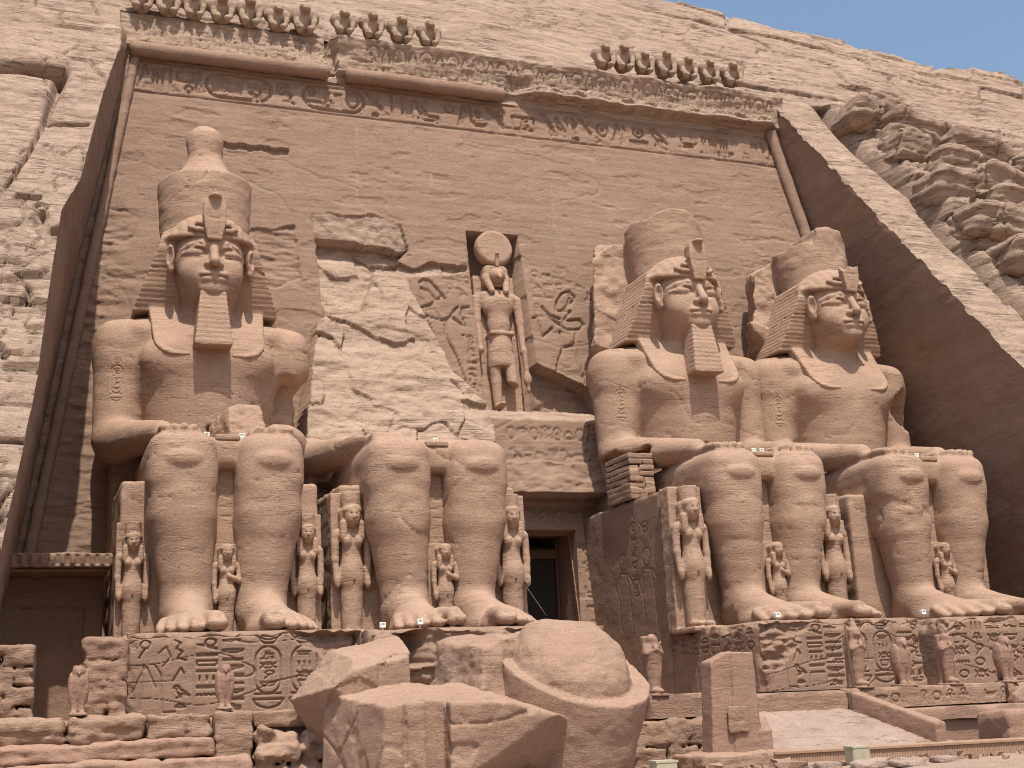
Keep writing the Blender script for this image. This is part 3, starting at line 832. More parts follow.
def tube(pts, r, n=18, mat=M_FACADE, name="torus_moulding", parent=temple, rn=.03, step=.09):
    pts = np.array(pts, float)
    L = np.linalg.norm(pts[1] - pts[0]); m = max(2, int(L / step))
    d = (pts[1] - pts[0]) / L
    a = np.cross(d, [0, 1, .2]); a /= np.linalg.norm(a); b = np.cross(d, a)
    tt = np.linspace(0, 1, m)
    ang = np.linspace(0, 2 * np.pi, n)
    C = pts[0] + tt[:, None] * (pts[1] - pts[0])
    nrm = np.cos(ang)[:, None] * a + np.sin(ang)[:, None] * b
    G = C[:, None, :] + nrm[None] * r
    nn = rn * fbm(G[..., 0] * 1.2, G[..., 1] * 1.2, G[..., 2] * 1.2, 4)
    G = G + nrm[None] * nn[..., None]
    G[0] = C[0] + (G[0] - C[0]) * .6; G[-1] = C[-1] + (G[-1] - C[-1]) * .6
    V = np.concatenate([G.reshape(-1, 3), [C[0]], [C[-1]]])
    q = grid_quads(m, n)
    c0 = m * n
    e0 = np.array([[c0, j, j + 1, j + 1] for j in range(n - 1)]); e1 = np.array([[c0 + 1, (m - 1) * n + j + 1, (m - 1) * n + j, (m - 1) * n + j] for j in range(n - 1)])
    tri = np.concatenate([e0, e1])
    me = bpy.data.meshes.new(name)
    faces = [tuple(int(v) for v in f) for f in q] + [tuple(int(v) for v in f[:3]) for f in tri]
    me.from_pydata([tuple(v) for v in V], [], faces)
    me.polygons.foreach_set("use_smooth", np.ones(len(me.polygons), bool))
    me.materials.append(mat); me.update()
    return obj(name, me, parent)


tube([(-16.9, fac_y(27.2) - .42, 27.2), (-7.7, fac_y(27.2) - .42, 27.25)], .36)
tube([(-6.9, fac_y(27.2) - .42, 27.25), (1.2, fac_y(27.2) - .42, 27.25)], .36)
tube([(-16.62, fac_y(27.2) - .12, 27.0), (corner_l(0.) + .45, fac_y(0) - .12, 0)], .22)
tube([(16.75, fac_y(27.2) - .12, 27.3), (corner_r(2.) - .5, fac_y(2) - .12, 2)], .3)

# doorway: stone passage behind the opening
def quad_box(x0, x1, y0, y1, z0, z1):
    V = np.array([(x0, y0, z0), (x1, y0, z0), (x1, y1, z0), (x0, y1, z0), (x0, y0, z1), (x1, y0, z1), (x1, y1, z1), (x0, y1, z1)], float)
    Q = np.array([(0, 3, 2, 1), (4, 5, 6, 7), (0, 1, 5, 4), (1, 2, 6, 5), (2, 3, 7, 6), (3, 0, 4, 7)])
    return V, Q


def simple_box(name, x0, x1, y0, y1, z0, z1, mat, parent=None, bevel=.0):
    V, Q = quad_box(x0, x1, y0, y1, z0, z1)
    me = mesh_np(name, V, Q, mat, False)
    o = obj(name, me, parent)
    if bevel:
        md = o.modifiers.new("bevel", 'BEVEL'); md.width = bevel; md.segments = 2
    return o


V, Q = quad_box(-1.95, 1.90, 1.15, 9.0, -2.6, 4.75)
Q = np.delete(Q, 2, 0)[:, ::-1]
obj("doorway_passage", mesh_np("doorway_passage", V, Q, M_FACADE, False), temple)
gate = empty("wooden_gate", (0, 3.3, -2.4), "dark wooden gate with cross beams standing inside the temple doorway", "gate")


def part_box(name, root, x0, x1, y0, y1, z0, z1, mat, bevel=.01):
    lx, ly, lz = root.location
    return simple_box(name, x0 - lx, x1 - lx, y0 - ly, y1 - ly, z0 - lz, z1 - lz, mat, root, bevel)


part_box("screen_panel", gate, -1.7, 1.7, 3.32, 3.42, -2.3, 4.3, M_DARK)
part_box("top_beam", gate, -1.9, 1.86, 3.15, 3.4, 3.75, 4.15, M_DARKWOOD)
part_box("bottom_beam", gate, -1.9, 1.86, 3.15, 3.4, .55, .95, M_DARKWOOD)
part_box("post", gate, -1.9, -1.75, 3.2, 3.45, -2.4, 4.5, M_DARKWOOD)
part_box("post", gate, 1.74, 1.86, 3.2, 3.45, -2.4, 4.5, M_DARKWOOD)
rod = tube([(-.3, 2.6, 3.0), (1.05, 2.9, 1.25)], .022, 8, M_ROD, "pale_rod", None, 0, .3)
tag(rod, "thin pale metal rod slanting across the dark temple doorway", "rod")

# ------------------------------------------------------------------ colossi
def rock_n(p, s, a, n=3): return a * fbm(p[0] * s, p[1] * s, p[2] * s, n)


def legs_sdf(p, k=0):
    x, y, z = p
    ax = np.abs(x); q = (ax, y, z)
    d = cap(q, (1.43, -6.3, 5.85), (1.40, -6.3, 3.9), 1.13, 1.10)
    d = smin(d, cap(q, (1.40, -6.3, 3.9), (1.2, -6.35, .95), 1.10, .76), .2)
    d = smin(d, box(q, (1.42, -6.1, 4.9), (1.02, 1.2, 1.3), .6), .25)
    d = smin(d, ell(q, (1.46, -7.35, 5.86), (.58, .22, .32)), .035)
    # thigh
    d = smin(d, box(q, (1.46, -3.2, 5.78), (1.10, 4.12, 1.08), .62), .2)
    # shin edge and calf tendons
    d = smin(d, cap(q, (1.43, -7.1, 4.7), (1.25, -6.95, 1.6), .22, .16), .45)
    # foot
    f = cap(q, (1.2, -6.4, .9), (1.38, -9.4, .28), .80, .38)
    f = smin(f, ell(q, (1.34, -8.5, .16), (.92, 1.9, .55)), .45)
    f = smin(f, ell(q, (1.22, -5.9, .5), (.72, .7, .6)), .4)
    tt = None
    for (tx, ty, r, l) in ((.84, -10.95, .33, 1.5), (1.38, -10.75, .245, 1.2), (1.74, -10.42, .225, 1.1), (2.04, -10.02, .205, 1.0), (2.29, -9.58, .19, .9)):
        c = smin(cap(q, (tx + (1.45 - tx) * .2, ty + l, .46), (tx, ty + .25, r * 1.12), r * .92, r * .92), ell(q, (tx, ty + .02, r * .8), (r * 1.0, r * 1.15, r * .78)), .06)
        c = smax(c, -ell(q, (tx, ty - r * .62, r * 1.42), (r * .62, r * .7, r * .32)), .03)
        tt = c if tt is None else smin(tt, c, .025)
    f = smin(f, tt, .12)
    d = smin(d, f, .35)
    # slab between and behind the legs
    d = np.minimum(d, box(p, (0, -5.0, 3.2), (1.5, .75, 3.2), .05))
    # kilt over the lap
    d = smin(d, box(p, (0, -3.1, 6.22), (2.5, 3.7, .55), .35), .12)
    d = smax(d, -z, .03)
    return d


def body_sdf(p, v):
    x, y, z = p
    ax = np.abs(x); q = (ax, y, z)
    d = legs_sdf(p)
    t = ell(q, (0, -.3, 10.55), (2.85, 1.85, 2.4))
    t = smin(t, ell(q, (0, -.3, 8.4), (2.3, 1.98, 3.8)), .9)
    t = smin(t, ell(q, (1.2, -1.6, 10.75), (1.2, .62, .8)), .6)
    t = smin(t, ell(q, (1.4, -2.12, 10.2), (.14, .1, .12)), .05)
    t = smax(t, -ell(q, (0, -2.22, 7.95), (.14, .3, .12)), .06)
    t = smin(t, cap(q, (0, .2, 12.1), (3.0, .15, 11.6), 1.2, .98), .5)
    t = smin(t, box(q, (2.72, .05, 11.4), (1.32, 1.0, 1.02), .62), .4)
    t = smin(t, cap(q, (.55, -1.6, 11.6), (2.5, -.8, 12.0), .30, .24), .4)
    t = smin(t, cap(p, (0, -.9, 13.2), (0, -.7, 11.3), .95, 1.1), .3)
    arm = cap(q, (3.12, .05, 11.35), (3.22, -.25, 7.95), .98, .86)
    arm = smin(arm, cap(q, (3.2, -.55, 7.7), (1.95, -4.9, 7.2), .85, .42), .3)
    h = box(q, (1.6, -5.55, 7.02), (.60, .85, .17), .14)
    for i, fx in enumerate((1.13, 1.45, 1.77, 2.08)):
        h = smin(h, cap(q, (fx, -6.0, 7.05), (fx, -6.95 + .08 * abs(i - 1), 6.98), .17, .15), .06)
    h = smin(h, cap(q, (1.1, -5.0, 7.1), (.9, -6.1, 7.0), .18, .14), .1)
    arm = smin(arm, h, .25)
    if v == 'one':
        # our right arm is broken off between shoulder and elbow
        cut = box(p, (3.95, -.1, 9.35), (1.5, 2.2, 1.25), .5) + rock_n(p, .75, .5, 4)
        arm = np.where(x > 0, smax(arm, -cut, .08), arm)
        stub = ell(p, (2.95, .9, 9.3), (.9, .9, 2.0)) + rock_n(p, .8, .2)
        t = smin(t, stub, .1)
    if v == 'three':
        cut = box(p, (-3.6, -1.4, 7.1), (1.1, 1.6, .55), .2) + rock_n(p, 1.0, .25)
        arm = np.where(x < 0, smax(arm, -cut, .08), arm)
    if v == 'four':
        cut = ell(p, (3.6, -1.2, 10.2), (.8, 1.2, 1.0)) + rock_n(p, .9, .3)
        t = smax(t, -cut, .1); arm = np.where(x > 0, smax(arm, -cut, .08), arm)
    d = smin(d, smin(t, arm, .34), .12)
    # back pillar
    bp = box(p, (0, 2.3, 7.6), (1.7, 2.0, 7.2), .1) + rock_n(p, .6, .12)
    d = np.minimum(d, bp)
    return d


def weather(p, amp=.02):
    x, y, z = p
    lay = noise3(x * .25, y * .25, z * 2.6)
    d = amp * .55 * lay + amp * .55 * fbm(x * 1.3, y * 1.3, z * 2.2, 3)
    d = d + amp * 2.6 * ridge(x * .16, y * .16, z * .42 + .15 * noise3(x * .8, y * .8, z * .8), .012)
    return d


def head_sdf(p):
    x, y, z = p
    z = np.where(z > 13.28, 12.9 + (z - 13.28) / 1.05, z - .38)
    p = (x, y, z)
    ax = np.abs(x); q = (ax, y, z)
    d = ell(p, (0, -1.15, 14.2), (1.36, 1.55, 1.75))
    d = smin(d, ell(p, (0, -1.55, 13.25), (1.02, 1.12, .95)), .35)
    d = smin(d, ell(q, (.66, -2.12, 13.62), (.5, .45, .5)), .35)
    d = smin(d, ell(p, (0, -2.42, 12.92), (.5, .42, .36)), .25)
    d = smin(d, ell(p, (0, -2.3, 13.35), (.66, .5, .38)), .25)
    # sockets, lids, eyeballs
    d = smax(d, -ell(q, (.58, -2.80, 14.28), (.48, .40, .27)), .12)
    ey = ell(q, (.58, -2.22, 14.29), (.43, .37, .225))
    d = smin(d, ey, .03)
    for a, b in (((.16, -2.52, 14.26), (.36, -2.60, 14.49)), ((.36, -2.60, 14.49), (.64, -2.56, 14.53)), ((.64, -2.56, 14.52), (.98, -2.28, 14.32)), ((.98, -2.28, 14.32), (1.12, -2.05, 14.31))):
        d = smin(d, cap(q, a, b, .045), .05)
    for a, b in (((.16, -2.52, 14.26), (.4, -2.54, 14.12)), ((.4, -2.54, 14.12), (.75, -2.46, 14.13)), ((.75, -2.46, 14.13), (.98, -2.28, 14.32))):
        d = smin(d, cap(q, a, b, .03), .04)
    # brows
    for a, b in (((.2, -2.60, 14.56), (.5, -2.57, 14.66)), ((.5, -2.57, 14.66), (.9, -2.28, 14.60)), ((.9, -2.28, 14.60), (1.15, -1.9, 14.50))):
        d = smin(d, cap(q, a, b, .05, .04), .10)
    # nose
    d = smin(d, cap(p, (0, -2.55, 14.62), (0, -3.02, 13.82), .12, .19), .14)
    d = smin(d, ell(q, (.21, -2.75, 13.78), (.15, .2, .13)), .08)
    d = smax(d, -ell(q, (.12, -2.94, 13.64), (.06, .08, .05)), .03)
    # mouth
    d = smin(d, ell(q, (.15, -2.74, 13.42), (.36, .14, .10)), .12)
    d = smin(d, ell(q, (.08, -2.74, 13.22), (.33, .14, .11)), .12)
    d = smax(d, -cap(q, (0, -2.92, 13.32), (.5, -2.70, 13.345), .028), .05)
    # ears
    e = ell(q, (1.52, -1.72, 14.22), (.17, .36, .54))
    e = smax(e, -ell(q, (1.60, -1.98, 14.29), (.14, .22, .34)), .06)
    e = smin(e, ell(q, (1.50, -1.82, 13.76), (.12, .2, .16)), .08)
    d = smin(d, e, .08)
    d = smin(d, cap(p, (0, -.9, 13.2), (0, -.7, 11.4), .95, 1.0), .3)
    return d


def nemes_sdf(p):
    x, y, z = p
    ax = np.abs(x); q = (ax, y, z)
    # cap over the brow, its lower edge nearly level from temple to temple
    lowz = 15.34 + .26 * np.clip(ax / 1.7, 0, 1.1) ** 2
    cp = ell(p, (0, -.85, 15.3), (1.70, 1.76, 1.5))
    cp = cp + .013 * np.sin(ax * 21) * (z > lowz + .25) - .015 * (z < lowz + .2)
    cp = smax(cp, lowz - z, .05)
    band = smax(ell(p, (0, -.85, 15.2), (1.72, 1.835, 1.52)), np.abs(z - lowz - .14) - .11, .03)
    d = cp
    # side wings behind the face
    w = np.interp(z, [12.3, 12.75, 13.1, 15.2, 15.9, 16.2], [2.72, 2.82, 2.72, 1.97, 1.78, 1.4]).astype(np.float32)
    yf = np.interp(z, [12.9, 13.6, 15.2, 16.2], [-.80, -1.05, -1.42, -1.25]).astype(np.float32)
    wing = np.maximum(np.maximum(ax - w, np.abs(y - (yf + 1.2)) - 1.2), np.maximum(12.92 - .10 * (ax - 1.2) - z, z - 16.1)) * .92
    wing = smax(wing, wing, .1) + .009 * np.sin(z * 34.0) * (ax > 1.2)
    wing = smax(wing, -ell(p, (0, -2.0, 13.9), (1.40, 1.45, 1.75)), .08)
    d = smin(d, wing, .08)
    # flared brim at the temples
    d = smin(d, cap(q, (1.35, -1.65, 15.66), (1.74, -1.2, 15.58), .12, .09), .15)
    # lappets lying on the chest, leaning back to the shoulder
    s_ = (y + 1.45) * -.58 + (z - 11.85) * -.815
    m_ = (y + 1.45) * -.815 + (z - 11.85) * .58
    u_ = ax - 1.50 - .10 * -s_ * .6
    lap = box((u_, m_, s_), (0, -.08, -.08), (.66, .22, 1.50), .06)
    lap = smax(lap, np.sqrt(np.maximum(u_ + .25, 0) ** 2 + np.maximum(s_ - .62, 0) ** 2) - .86, .08)
    lap = lap + .010 * np.sin(s_ * 34.0) * (m_ > .0)
    d = smin(d, lap, .06)
    return d


def crown_sdf(p, v):
    x, y, z = p
    yc = y - .10 - .10 * (z - 16)
    r = np.sqrt(x * x + yc * yc)
    R = (1.72 if v == 'one' else 1.58) + .06 * (z - 15.5)
    if v == 'one':
        c = np.maximum(r - R, np.maximum(15.0 - z, z - 18.62 - .10 * noise3(x, y, 2.0))) * .95
        c = smax(c, c, .1)
        rr = np.interp(z - .90, [17.3, 17.75, 18.3, 18.8, 19.1, 19.6, 20.0, 20.3, 20.45], [1.62, 1.50, .98, .72, .70, .77, .7, .45, .1]).astype(np.float32)
        w = np.maximum(r - rr, np.maximum(17.0 - z, z - 21.35)) * .8
        c = smin(c, w, .12)
        c = c + .03 * fbm(x * 1.1, y * 1.1, z * 1.8, 3)
    elif v == 'three':
        top = 18.62 + .38 * np.exp(-((x + .1) / 1.0) ** 4) + .12 * noise3(x * 1.4, y * 1.4, 3)
        c = np.maximum(r - R, np.maximum(15.0 - z, z - top)) * .95
        c = smax(c, -(box(p, (1.85, -1.2, 18.95), (.45, .8, .45)) + rock_n(p, 1.3, .2)), .08)
        c = c + .03 * fbm(x * 1.1, y * 1.1, z * 1.8, 3)
        pil = planes(p, [((-.9, .42, .06), (-3.15, 1.5, 15)), ((-.2, -1, .08), (-2.3, 1.1, 15)), ((.25, -.2, 1), (-2.4, 1, 18.2)), ((-.75, -.2, 1), (-2.6, 1.5, 17.75)), ((1, 0, 0), (2.3, 0, 0)), ((0, 1, 0), (0, 3.4, 0)), ((0, 0, -1), (0, 0, 12.6)), ((-.5, -.3, -.6), (-2.9, 1, 13.0))], .05)
        pil = pil + rock_n(p, .9, .15, 4) + .14 * (hsh(np.floor(z * .55 + .5 * x + .7 * noise3(x, y, z * .5)), 7, 3) - .5)
        pil = smax(pil, -box(p, (-1.75, -.2, 15.6), (.05, .5, 3.0), .02), .03)
        c = np.minimum(c, pil)
    else:
        top = 18.75 - .12 * np.abs(x) - .55 * sstep(.55, .7, -x + .1 * noise3(x * 2, y * 2, 1.0)) - .2 * sstep(.9, 1.0, x) + .25 * (hsh(np.floor(x * 1.3 + .6 * noise3(x, y, 3)), np.floor(y * .9), 3) - .5)
        c = np.maximum(r - R, np.maximum(15.0 - z, z - top)) * .9
        c = c + rock_n(p, .9, .07, 4) * np.where(z > 16.9, 1.0, .4)
        pil = planes(p, [((-.9, .42, .06), (-2.7, 1.5, 15)), ((-.2, -1, .1), (-2.0, .9, 15)), ((-.45, 0, 1), (-2.2, 1, 17.5)), ((1, 0, 0), (2.0, 0, 0)), ((0, 1, 0), (0, 3.4, 0)), ((0, 0, -1), (0, 0, 12.6)), ((-.85, -.3, -.5), (-2.5, 1, 13.6))], .06)
        pil = pil + rock_n(p, .9, .16, 4) + .14 * (hsh(np.floor(z * .6 + .4 * x + .6 * noise3(x, y, z * .5)), 5, 3) - .5)
        pil = smax(pil, -box(p, (-1.55, -.1, 15.6), (.06, .5, 3.0), .02), .03)
        c = np.minimum(c, pil)
    return c


def uraeus_sdf(p, v):
    x, y, z = p
    ax = np.abs(x)
    hw = np.interp(z, [15.2, 15.6, 16.2, 16.75, 17.0], [.27, .36, .45, .40, .28]).astype(np.float32)
    yc = np.interp(z, [15.2, 15.7, 16.4, 17.0], [-2.68, -2.72, -2.70, -2.60]).astype(np.float32)
    d = np.maximum(np.maximum(ax - hw, np.abs(y - yc) - .17), np.maximum(15.2 - z, z - 16.98)) * .9
    d = smin(d, box(p, (0, -2.35, 16.2), (.16, .5, .75), .05), .1)
    d = smin(d, ell(p, (0, -2.80, 16.92), (.24, .34, .13)), .08)
    for a, b in (((.25, -2.72, 15.62), (.62, -2.62, 15.66)), ((.62, -2.62, 15.66), (.86, -2.42, 15.80)), ((.86, -2.42, 15.80), (.6, -2.45, 16.0)), ((.6, -2.45, 16.0), (.3, -2.6, 15.92))):
        d = smin(d, cap((ax, y - .1, z), a, b, .095), .05)
    d = smax(d, -cap((ax, y, z), (.2, -2.9, 15.5), (.24, -2.88, 16.6), .04), .03)
    d = smax(d, -cap((ax, y, z), (0, -2.9, 16.0), (.3, -2.88, 16.1), .03), .03)
    if v == 'four':
        d = smax(d, z - 16.35 - .25 * noise3(x * 3, y * 3, 1), .06)
    return d


def beard_sdf(p, v):
    x, y, z = p
    zc = 12.0
    hw = np.interp(z, [10.9, 13.2], [.74, .50]).astype(np.float32)
    yf = np.interp(z, [10.9, 13.2], [-3.12, -2.70]).astype(np.float32)
    d = np.maximum(np.maximum(np.abs(x) - hw, np.maximum(yf - y, y + 1.9)), np.maximum(10.95 - z, z - 13.22)) * .95
    d = smax(d, d - .0, .1) + .028 * np.sin(z * 32.0) * (y < yf + .5) * .28
    return d


def throne_sdf(p):
    x, y, z = p
    d = box(p, (0, -1.6, 2.68), (3.32, 4.0, 2.72), .06)
    d = np.minimum(d, box(p, (0, 1.9, 4.2), (3.32, 1.6, 3.6), .06))
    d = np.minimum(d, box(p, (0, .8, 5.6), (3.1, 1.2, .5), .1))
    # shallow panel line on each side
    ax = np.abs(x)
    d = smax(d, -box((ax, y, z), (3.36, -1.9, 2.6), (.06, 3.3, 2.2)) , .02)
    return np.where(True, d, d)


def apron_sdf(p):
    x, y, z = p
    d = box(p, (0, -5.95, 4.9), (.36, .35, 1.75), .06)
    d = smin(d, box(p, (0, -6.2, 6.72), (.42, .6, .10), .04), .05)
    for i in range(7):
        zc = 4.1 + i * .33
        d = smax(d, -box(p, ((-1) ** i * .06, -6.32, zc), (.18 - .03 * (i % 3), .05, .035)), .02)
    return d


def W(f, amp=.02, off=0.0):
    return lambda p: f(p) + weather((p[0] + off, p[1], p[2]), amp)


def damage(p, v):
    """scars of their own on each giant's legs"""
    x, y, z = p
    if v == 'four':
        m = np.exp(-((x + 1.5) / 1.0) ** 2 - ((z - 4.5) / .85) ** 2) * (y < -5.5)
        L = np.floor(z * 3.2 + .8 * noise3(x * 1.2, y * .5, z * .6))
        return m * (.13 * hsh(L, np.floor(x * 1.3 + hsh(L, 4) * 5), 3) + .03)
    if v == 'three':
        zz = z + .12 * x
        j = np.minimum(np.abs(zz - 4.75 - .06 * noise3(x * 2, 1, 1)), np.abs(zz - 3.1 - .1 * noise3(x * 2, 5, 1)))
        return .03 * np.clip(1 - j / .06, 0, 1) * (y < -5)
    if v == 'one':
        return .06 * sstep(.88, .93, noise3(x * 2.2, y * 2.2, z * 2.2))
    return .05 * sstep(.86, .92, noise3(x * 1.9 + 5, y * 1.9, z * 1.9))



HB = .085
head_V = surfnet(W(head_sdf, .010), (-1.8, -3.5, 11.4), (1.8, .8, 16.9), .042)
nemes_V = surfnet(W(nemes_sdf, .018), (-3.1, -3.3, 10.2), (3.1, 1.8, 16.7), .05)
throne_V = surfnet(W(throne_sdf, .035), (-3.7, -6.0, -.2), (3.7, 3.8, 8.2), .11)
apron_V = surfnet(apron_sdf, (-.7, -7.1, 2.9), (.7, -5.6, 7.1), .045)
me_nemes = mesh_np("nemes_headcloth", *nemes_V, M_STATUE)
me_throne = mesh_np("throne", *throne_V, M_STATUE)
me_apron = mesh_np("kilt_apron", *apron_V, M_STATUE)
beard_V = surfnet(W(lambda p: beard_sdf(p, 'one'), .012), (-1.0, -3.45, 10.7), (1.0, -1.6, 13.5), .045)
me_beard = mesh_np("false_beard", *beard_V, M_STATUE)
SX = [-14.1, -6.72, 6.68, 14.5]


def arm_cartouche(P3, cx, cz, yfun):
    pass


def arm_relief(r, v, cx, cz, w, h, off=0.0):
    """a thin carved skin following the upper arm, with a ring of signs cut into it"""
    P = Panel(cx - w, cx + w, cz - h, cz + h, .022)
    cart_inner(P, cx - w * .45, cz - h * .55, w * .9, h * 1.1, ['sun', 'man', 'hook', 'reed', 'basket'], .028, .045)
    glyph(P, 'sundot', cx - w * .35, cz + h * .62, w * .7, h * .28, .028, .04)
    glyph(P, 'basket', cx - w * .45, cz - h * .98, w * .9, h * .3, .028, .04)
    Xg, Zg = np.broadcast_arrays(P.X[:, None], P.Z[None, :])
    xs, zs = Xg.ravel(), Zg.ravel()
    y = np.full(len(xs), -3.5)
    for _ in range(60):
        d = body_sdf((xs, y, zs), v) + damage((xs, y, zs), v) + weather((xs + off, y, zs), .022)
        y = y + np.clip(d, -.2, .25) * .8
    edge = np.minimum(np.minimum(Xg - P.X[0], P.X[-1] - Xg), np.minimum(Zg - P.Z[0], P.Z[-1] - Zg))
    y = y.reshape(Xg.shape) + P.H - .03 * np.clip(edge / .2, 0, 1) + .012
    V = np.stack([Xg, y, Zg], -1).reshape(-1, 3)
    obj("arm_cartouche", mesh_np("arm_cartouche", V, grid_quads(P.nx, P.nz), M_STATUE), r)


def colossus(i, v, label):
    r = empty("colossus", (SX[i], 0, 0), label, "statue", "seated royal giants of the temple front")
    bV = surfnet(W(lambda p: body_sdf(p, v) + damage(p, v), .022, i * 37.0), (-4.6, -11.6, -.2), (4.6, 4.6, 16.9), HB)
    obj("body", mesh_np("body", *merge([bV, head_V]), M_STATUE), r)
    obj("nemes_headcloth", me_nemes, r)
    cV = surfnet(W(lambda p: crown_sdf(p, v), .02, i * 37.0), (-4.0, -2.4, 12.2), (3.2, 3.8, 21.7), .07)
    obj("crown", mesh_np("crown", *cV, M_STATUE), r)
    uV = surfnet(lambda p: uraeus_sdf(p, v), (-1.15, -3.4, 14.9), (1.15, -1.6, 17.3), .04)
    obj("cobra_emblem", mesh_np("cobra_emblem", *uV, M_STATUE), r)
    if v != 'four': obj("false_beard", me_beard, r)
    obj("throne", me_throne, r)
    obj("kilt_apron", me_apron, r)
    arm_relief(r, v, -3.3, 10.0, .42, .95, i * 37.0)
    return r


colossus(0, 'one', "leftmost seated stone giant, complete with tall double crown and square beard")
colossus(2, 'three', "seated stone giant right of the doorway with flat broken crown and square beard")
colossus(3, 'four', "rightmost seated stone giant, beardless with a ragged broken crown")


def ruin_sdf(p):
    x, y, z = p
    d = legs_sdf(p)
    arm = cap(p, (-3.35, -.8, 7.1), (-1.95, -5.2, 7.15), .75, .4)
    arm = smin(arm, box(p, (-1.7, -5.5, 7.0), (.6, .95, .17), .12), .2)
    d = smin(d, arm, .2)
    # stump of the torn torso, sloping up to the wall
    st = box(p, (0, 1.2, 7.0), (3.6, 2.4, .9), .2) + rock_n(p, .5, .35, 4)
    d = np.minimum(d, st)
    wedge = np.maximum(np.maximum((z - 8.3 + .6 * (-x - .3)) * .8, (z - 6.8 - .55 * (y + 5.2)) * .75), np.maximum(np.abs(x - 1.4) - 1.25, 6.2 - z)) + rock_n(p, .7, .18, 3)
    d = np.minimum(d, wedge)
    cut = z - 7.35 - .25 * noise3(x * .7, y * .7, 2.) - .22 * np.maximum(y + 4, 0)
    d = smax(d, cut, .05)
    return d


r2 = empty("colossus", (SX[1], 0, 0), "ruined stone giant, only its lap and legs left left of the doorway", "statue", "seated royal giants of the temple front")
bV = surfnet(W(lambda p: ruin_sdf(p) + damage(p, 'two'), .024, 37.0), (-4.6, -11.6, -.2), (4.6, 4.4, 9.6), HB)
obj("body", mesh_np("body", *bV, M_STATUE), r2)
obj("throne", me_throne, r2)
obj("kilt_apron", me_apron, r2)

# ------------------------------------------------------------------ small standing figures
def queen_sdf(p, kind):
    x, y, z = p
    ax = np.abs(x); q = (ax, y, z)
    d = cap(p, (0, .0, .06), (0, 0, .46), .088, .098, (1.0, .85, 1))
    d = smin(d, ell(p, (0, -.005, .48), (.106, .095, .13)), .05)
    d = smin(d, ell(p, (0, 0, .64), (.084, .072, .15)), .05)
    d = smin(d, ell(q, (.048, -.05, .715), (.04, .042, .042)), .03)
    d = smin(d, cap(q, (0, .0, .785), (.125, .01, .77), .05, .045), .04)
    a = cap(q, (.138, .01, .76), (.145, .0, .58), .038, .032)
    a = smin(a, cap(q, (.145, .0, .58), (.135, -.03, .44), .032, .027), .02)
    a = smin(a, ell(q, (.133, -.035, .405), (.028, .03, .042)), .02)
    if kind == 'prince':
        a2 = cap(q, (.152, .01, .76), (.15, -.02, .62), .042, .036)
        a2 = smin(a2, cap(p, (.15, -.02, .62), (-.03, -.1, .66), .034, .03), .02)
        a = np.where(x > 0, a2, a)
    d = smin(d, a, .012)
    d = smin(d, ell(q, (.055, -.11, .03), (.042, .09, .03)), .02)
    d = smax(d, -box(p, (0, -.13, .22), (.006, .05, .2)), .01)
    d = smin(d, ell(p, (0, -.05, .905), (.068, .075, .088)), .01)
    d = smin(d, cap(p, (0, -.105, .925), (0, -.122, .895), .009, .015), .012)
    d = smin(d, ell(q, (.012, -.105, .868), (.025, .012, .008)), .006)
    d = smax(d, -ell(q, (.027, -.113, .922), (.016, .010, .007)), .008)
    wig = box(p, (0, .03, .885), (.104, .075, .10), .05)
    wig = smin(wig, ell(p, (0, -.03, .955), (.085, .085, .05)), .02)
    wig = smin(wig, box(q, (.078, -.045, .80), (.030, .03, .075), .02), .02)
    wig = wig + .0010 * np.sin(z * 230)
    d = np.minimum(d, wig)
    if kind == 'queen':
        md = np.maximum(np.sqrt(x * x + (y - .0) ** 2) - .085, np.abs(z - 1.04) - .055)
        d = np.minimum(d, md)
    d = smax(d, -z, .005)
    d = np.minimum(d, box(p, (0, -.06, -.01), (.17, .2, .02), .005))
    if kind == 'prince':
        sl = box(p, (0, .12, .49), (.20, .06, .53), .01)
    else:
        sl = box(p, (0, .13, .54), (.165, .08, .56), .01)
    d = np.minimum(d, sl)
    return d + .004 * fbm(x * 9, y * 9, z * 12, 3)


fig_mesh = {}
for kd in ('queen', 'prince'):
    V, Q = surfnet(lambda p: queen_sdf(p, kd), (-.26, -.32, -.05), (.26, .27, 1.2), .0085)
    fig_mesh[kd] = mesh_np("figure_body", V, Q, M_STATUE)


def figure(i, lx, ly, h, kind, label, rz=0.0):
    o = obj("royal_figure" if kind == 'queen' else "small_royal_figure", fig_mesh[kind])
    o.location = (SX[i] + lx, ly, .02)
    o.scale = (h * .88, h * .95, h)
    o.rotation_euler = (0, 0, rz)
    tag(o, label, "statue", "royal family figures beside the giants' legs")
    return o


figure(0, -2.9, -5.75, 3.6, 'queen', "stone queen figure in shade left of the leftmost giant's legs")
figure(0, .03, -6.6, 3.1, 'prince', "small stone figure with folded arm between the leftmost giant's shins", 0)
figure(0, 2.85, -5.8, 3.9, 'queen', "stone queen figure against the leftmost giant's right-hand shin")
figure(1, -2.95, -5.8, 4.6, 'queen', "stone queen figure left of the ruined giant's legs")
figure(1, .12, -6.8, 3.1, 'prince', "small stone prince between the ruined giant's shins")
figure(1, 2.95, -5.9, 4.6, 'queen', "stone queen figure between the ruined giant's leg and the dark doorway")
figure(2, -3.45, -6.6, 4.9, 'queen', "large sunlit stone queen with heavy wig right of the doorway, nearest to it")
figure(2, .1, -6.8, 3.2, 'prince', "small stone prince between the shins of the bearded giant with broken crown")
figure(2, 3.3, -5.9, 4.8, 'queen', "stone queen standing between the two giants on the right side")
figure(3, .1, -6.8, 3.2, 'prince', "small stone prince between the shins of the beardless rightmost giant")


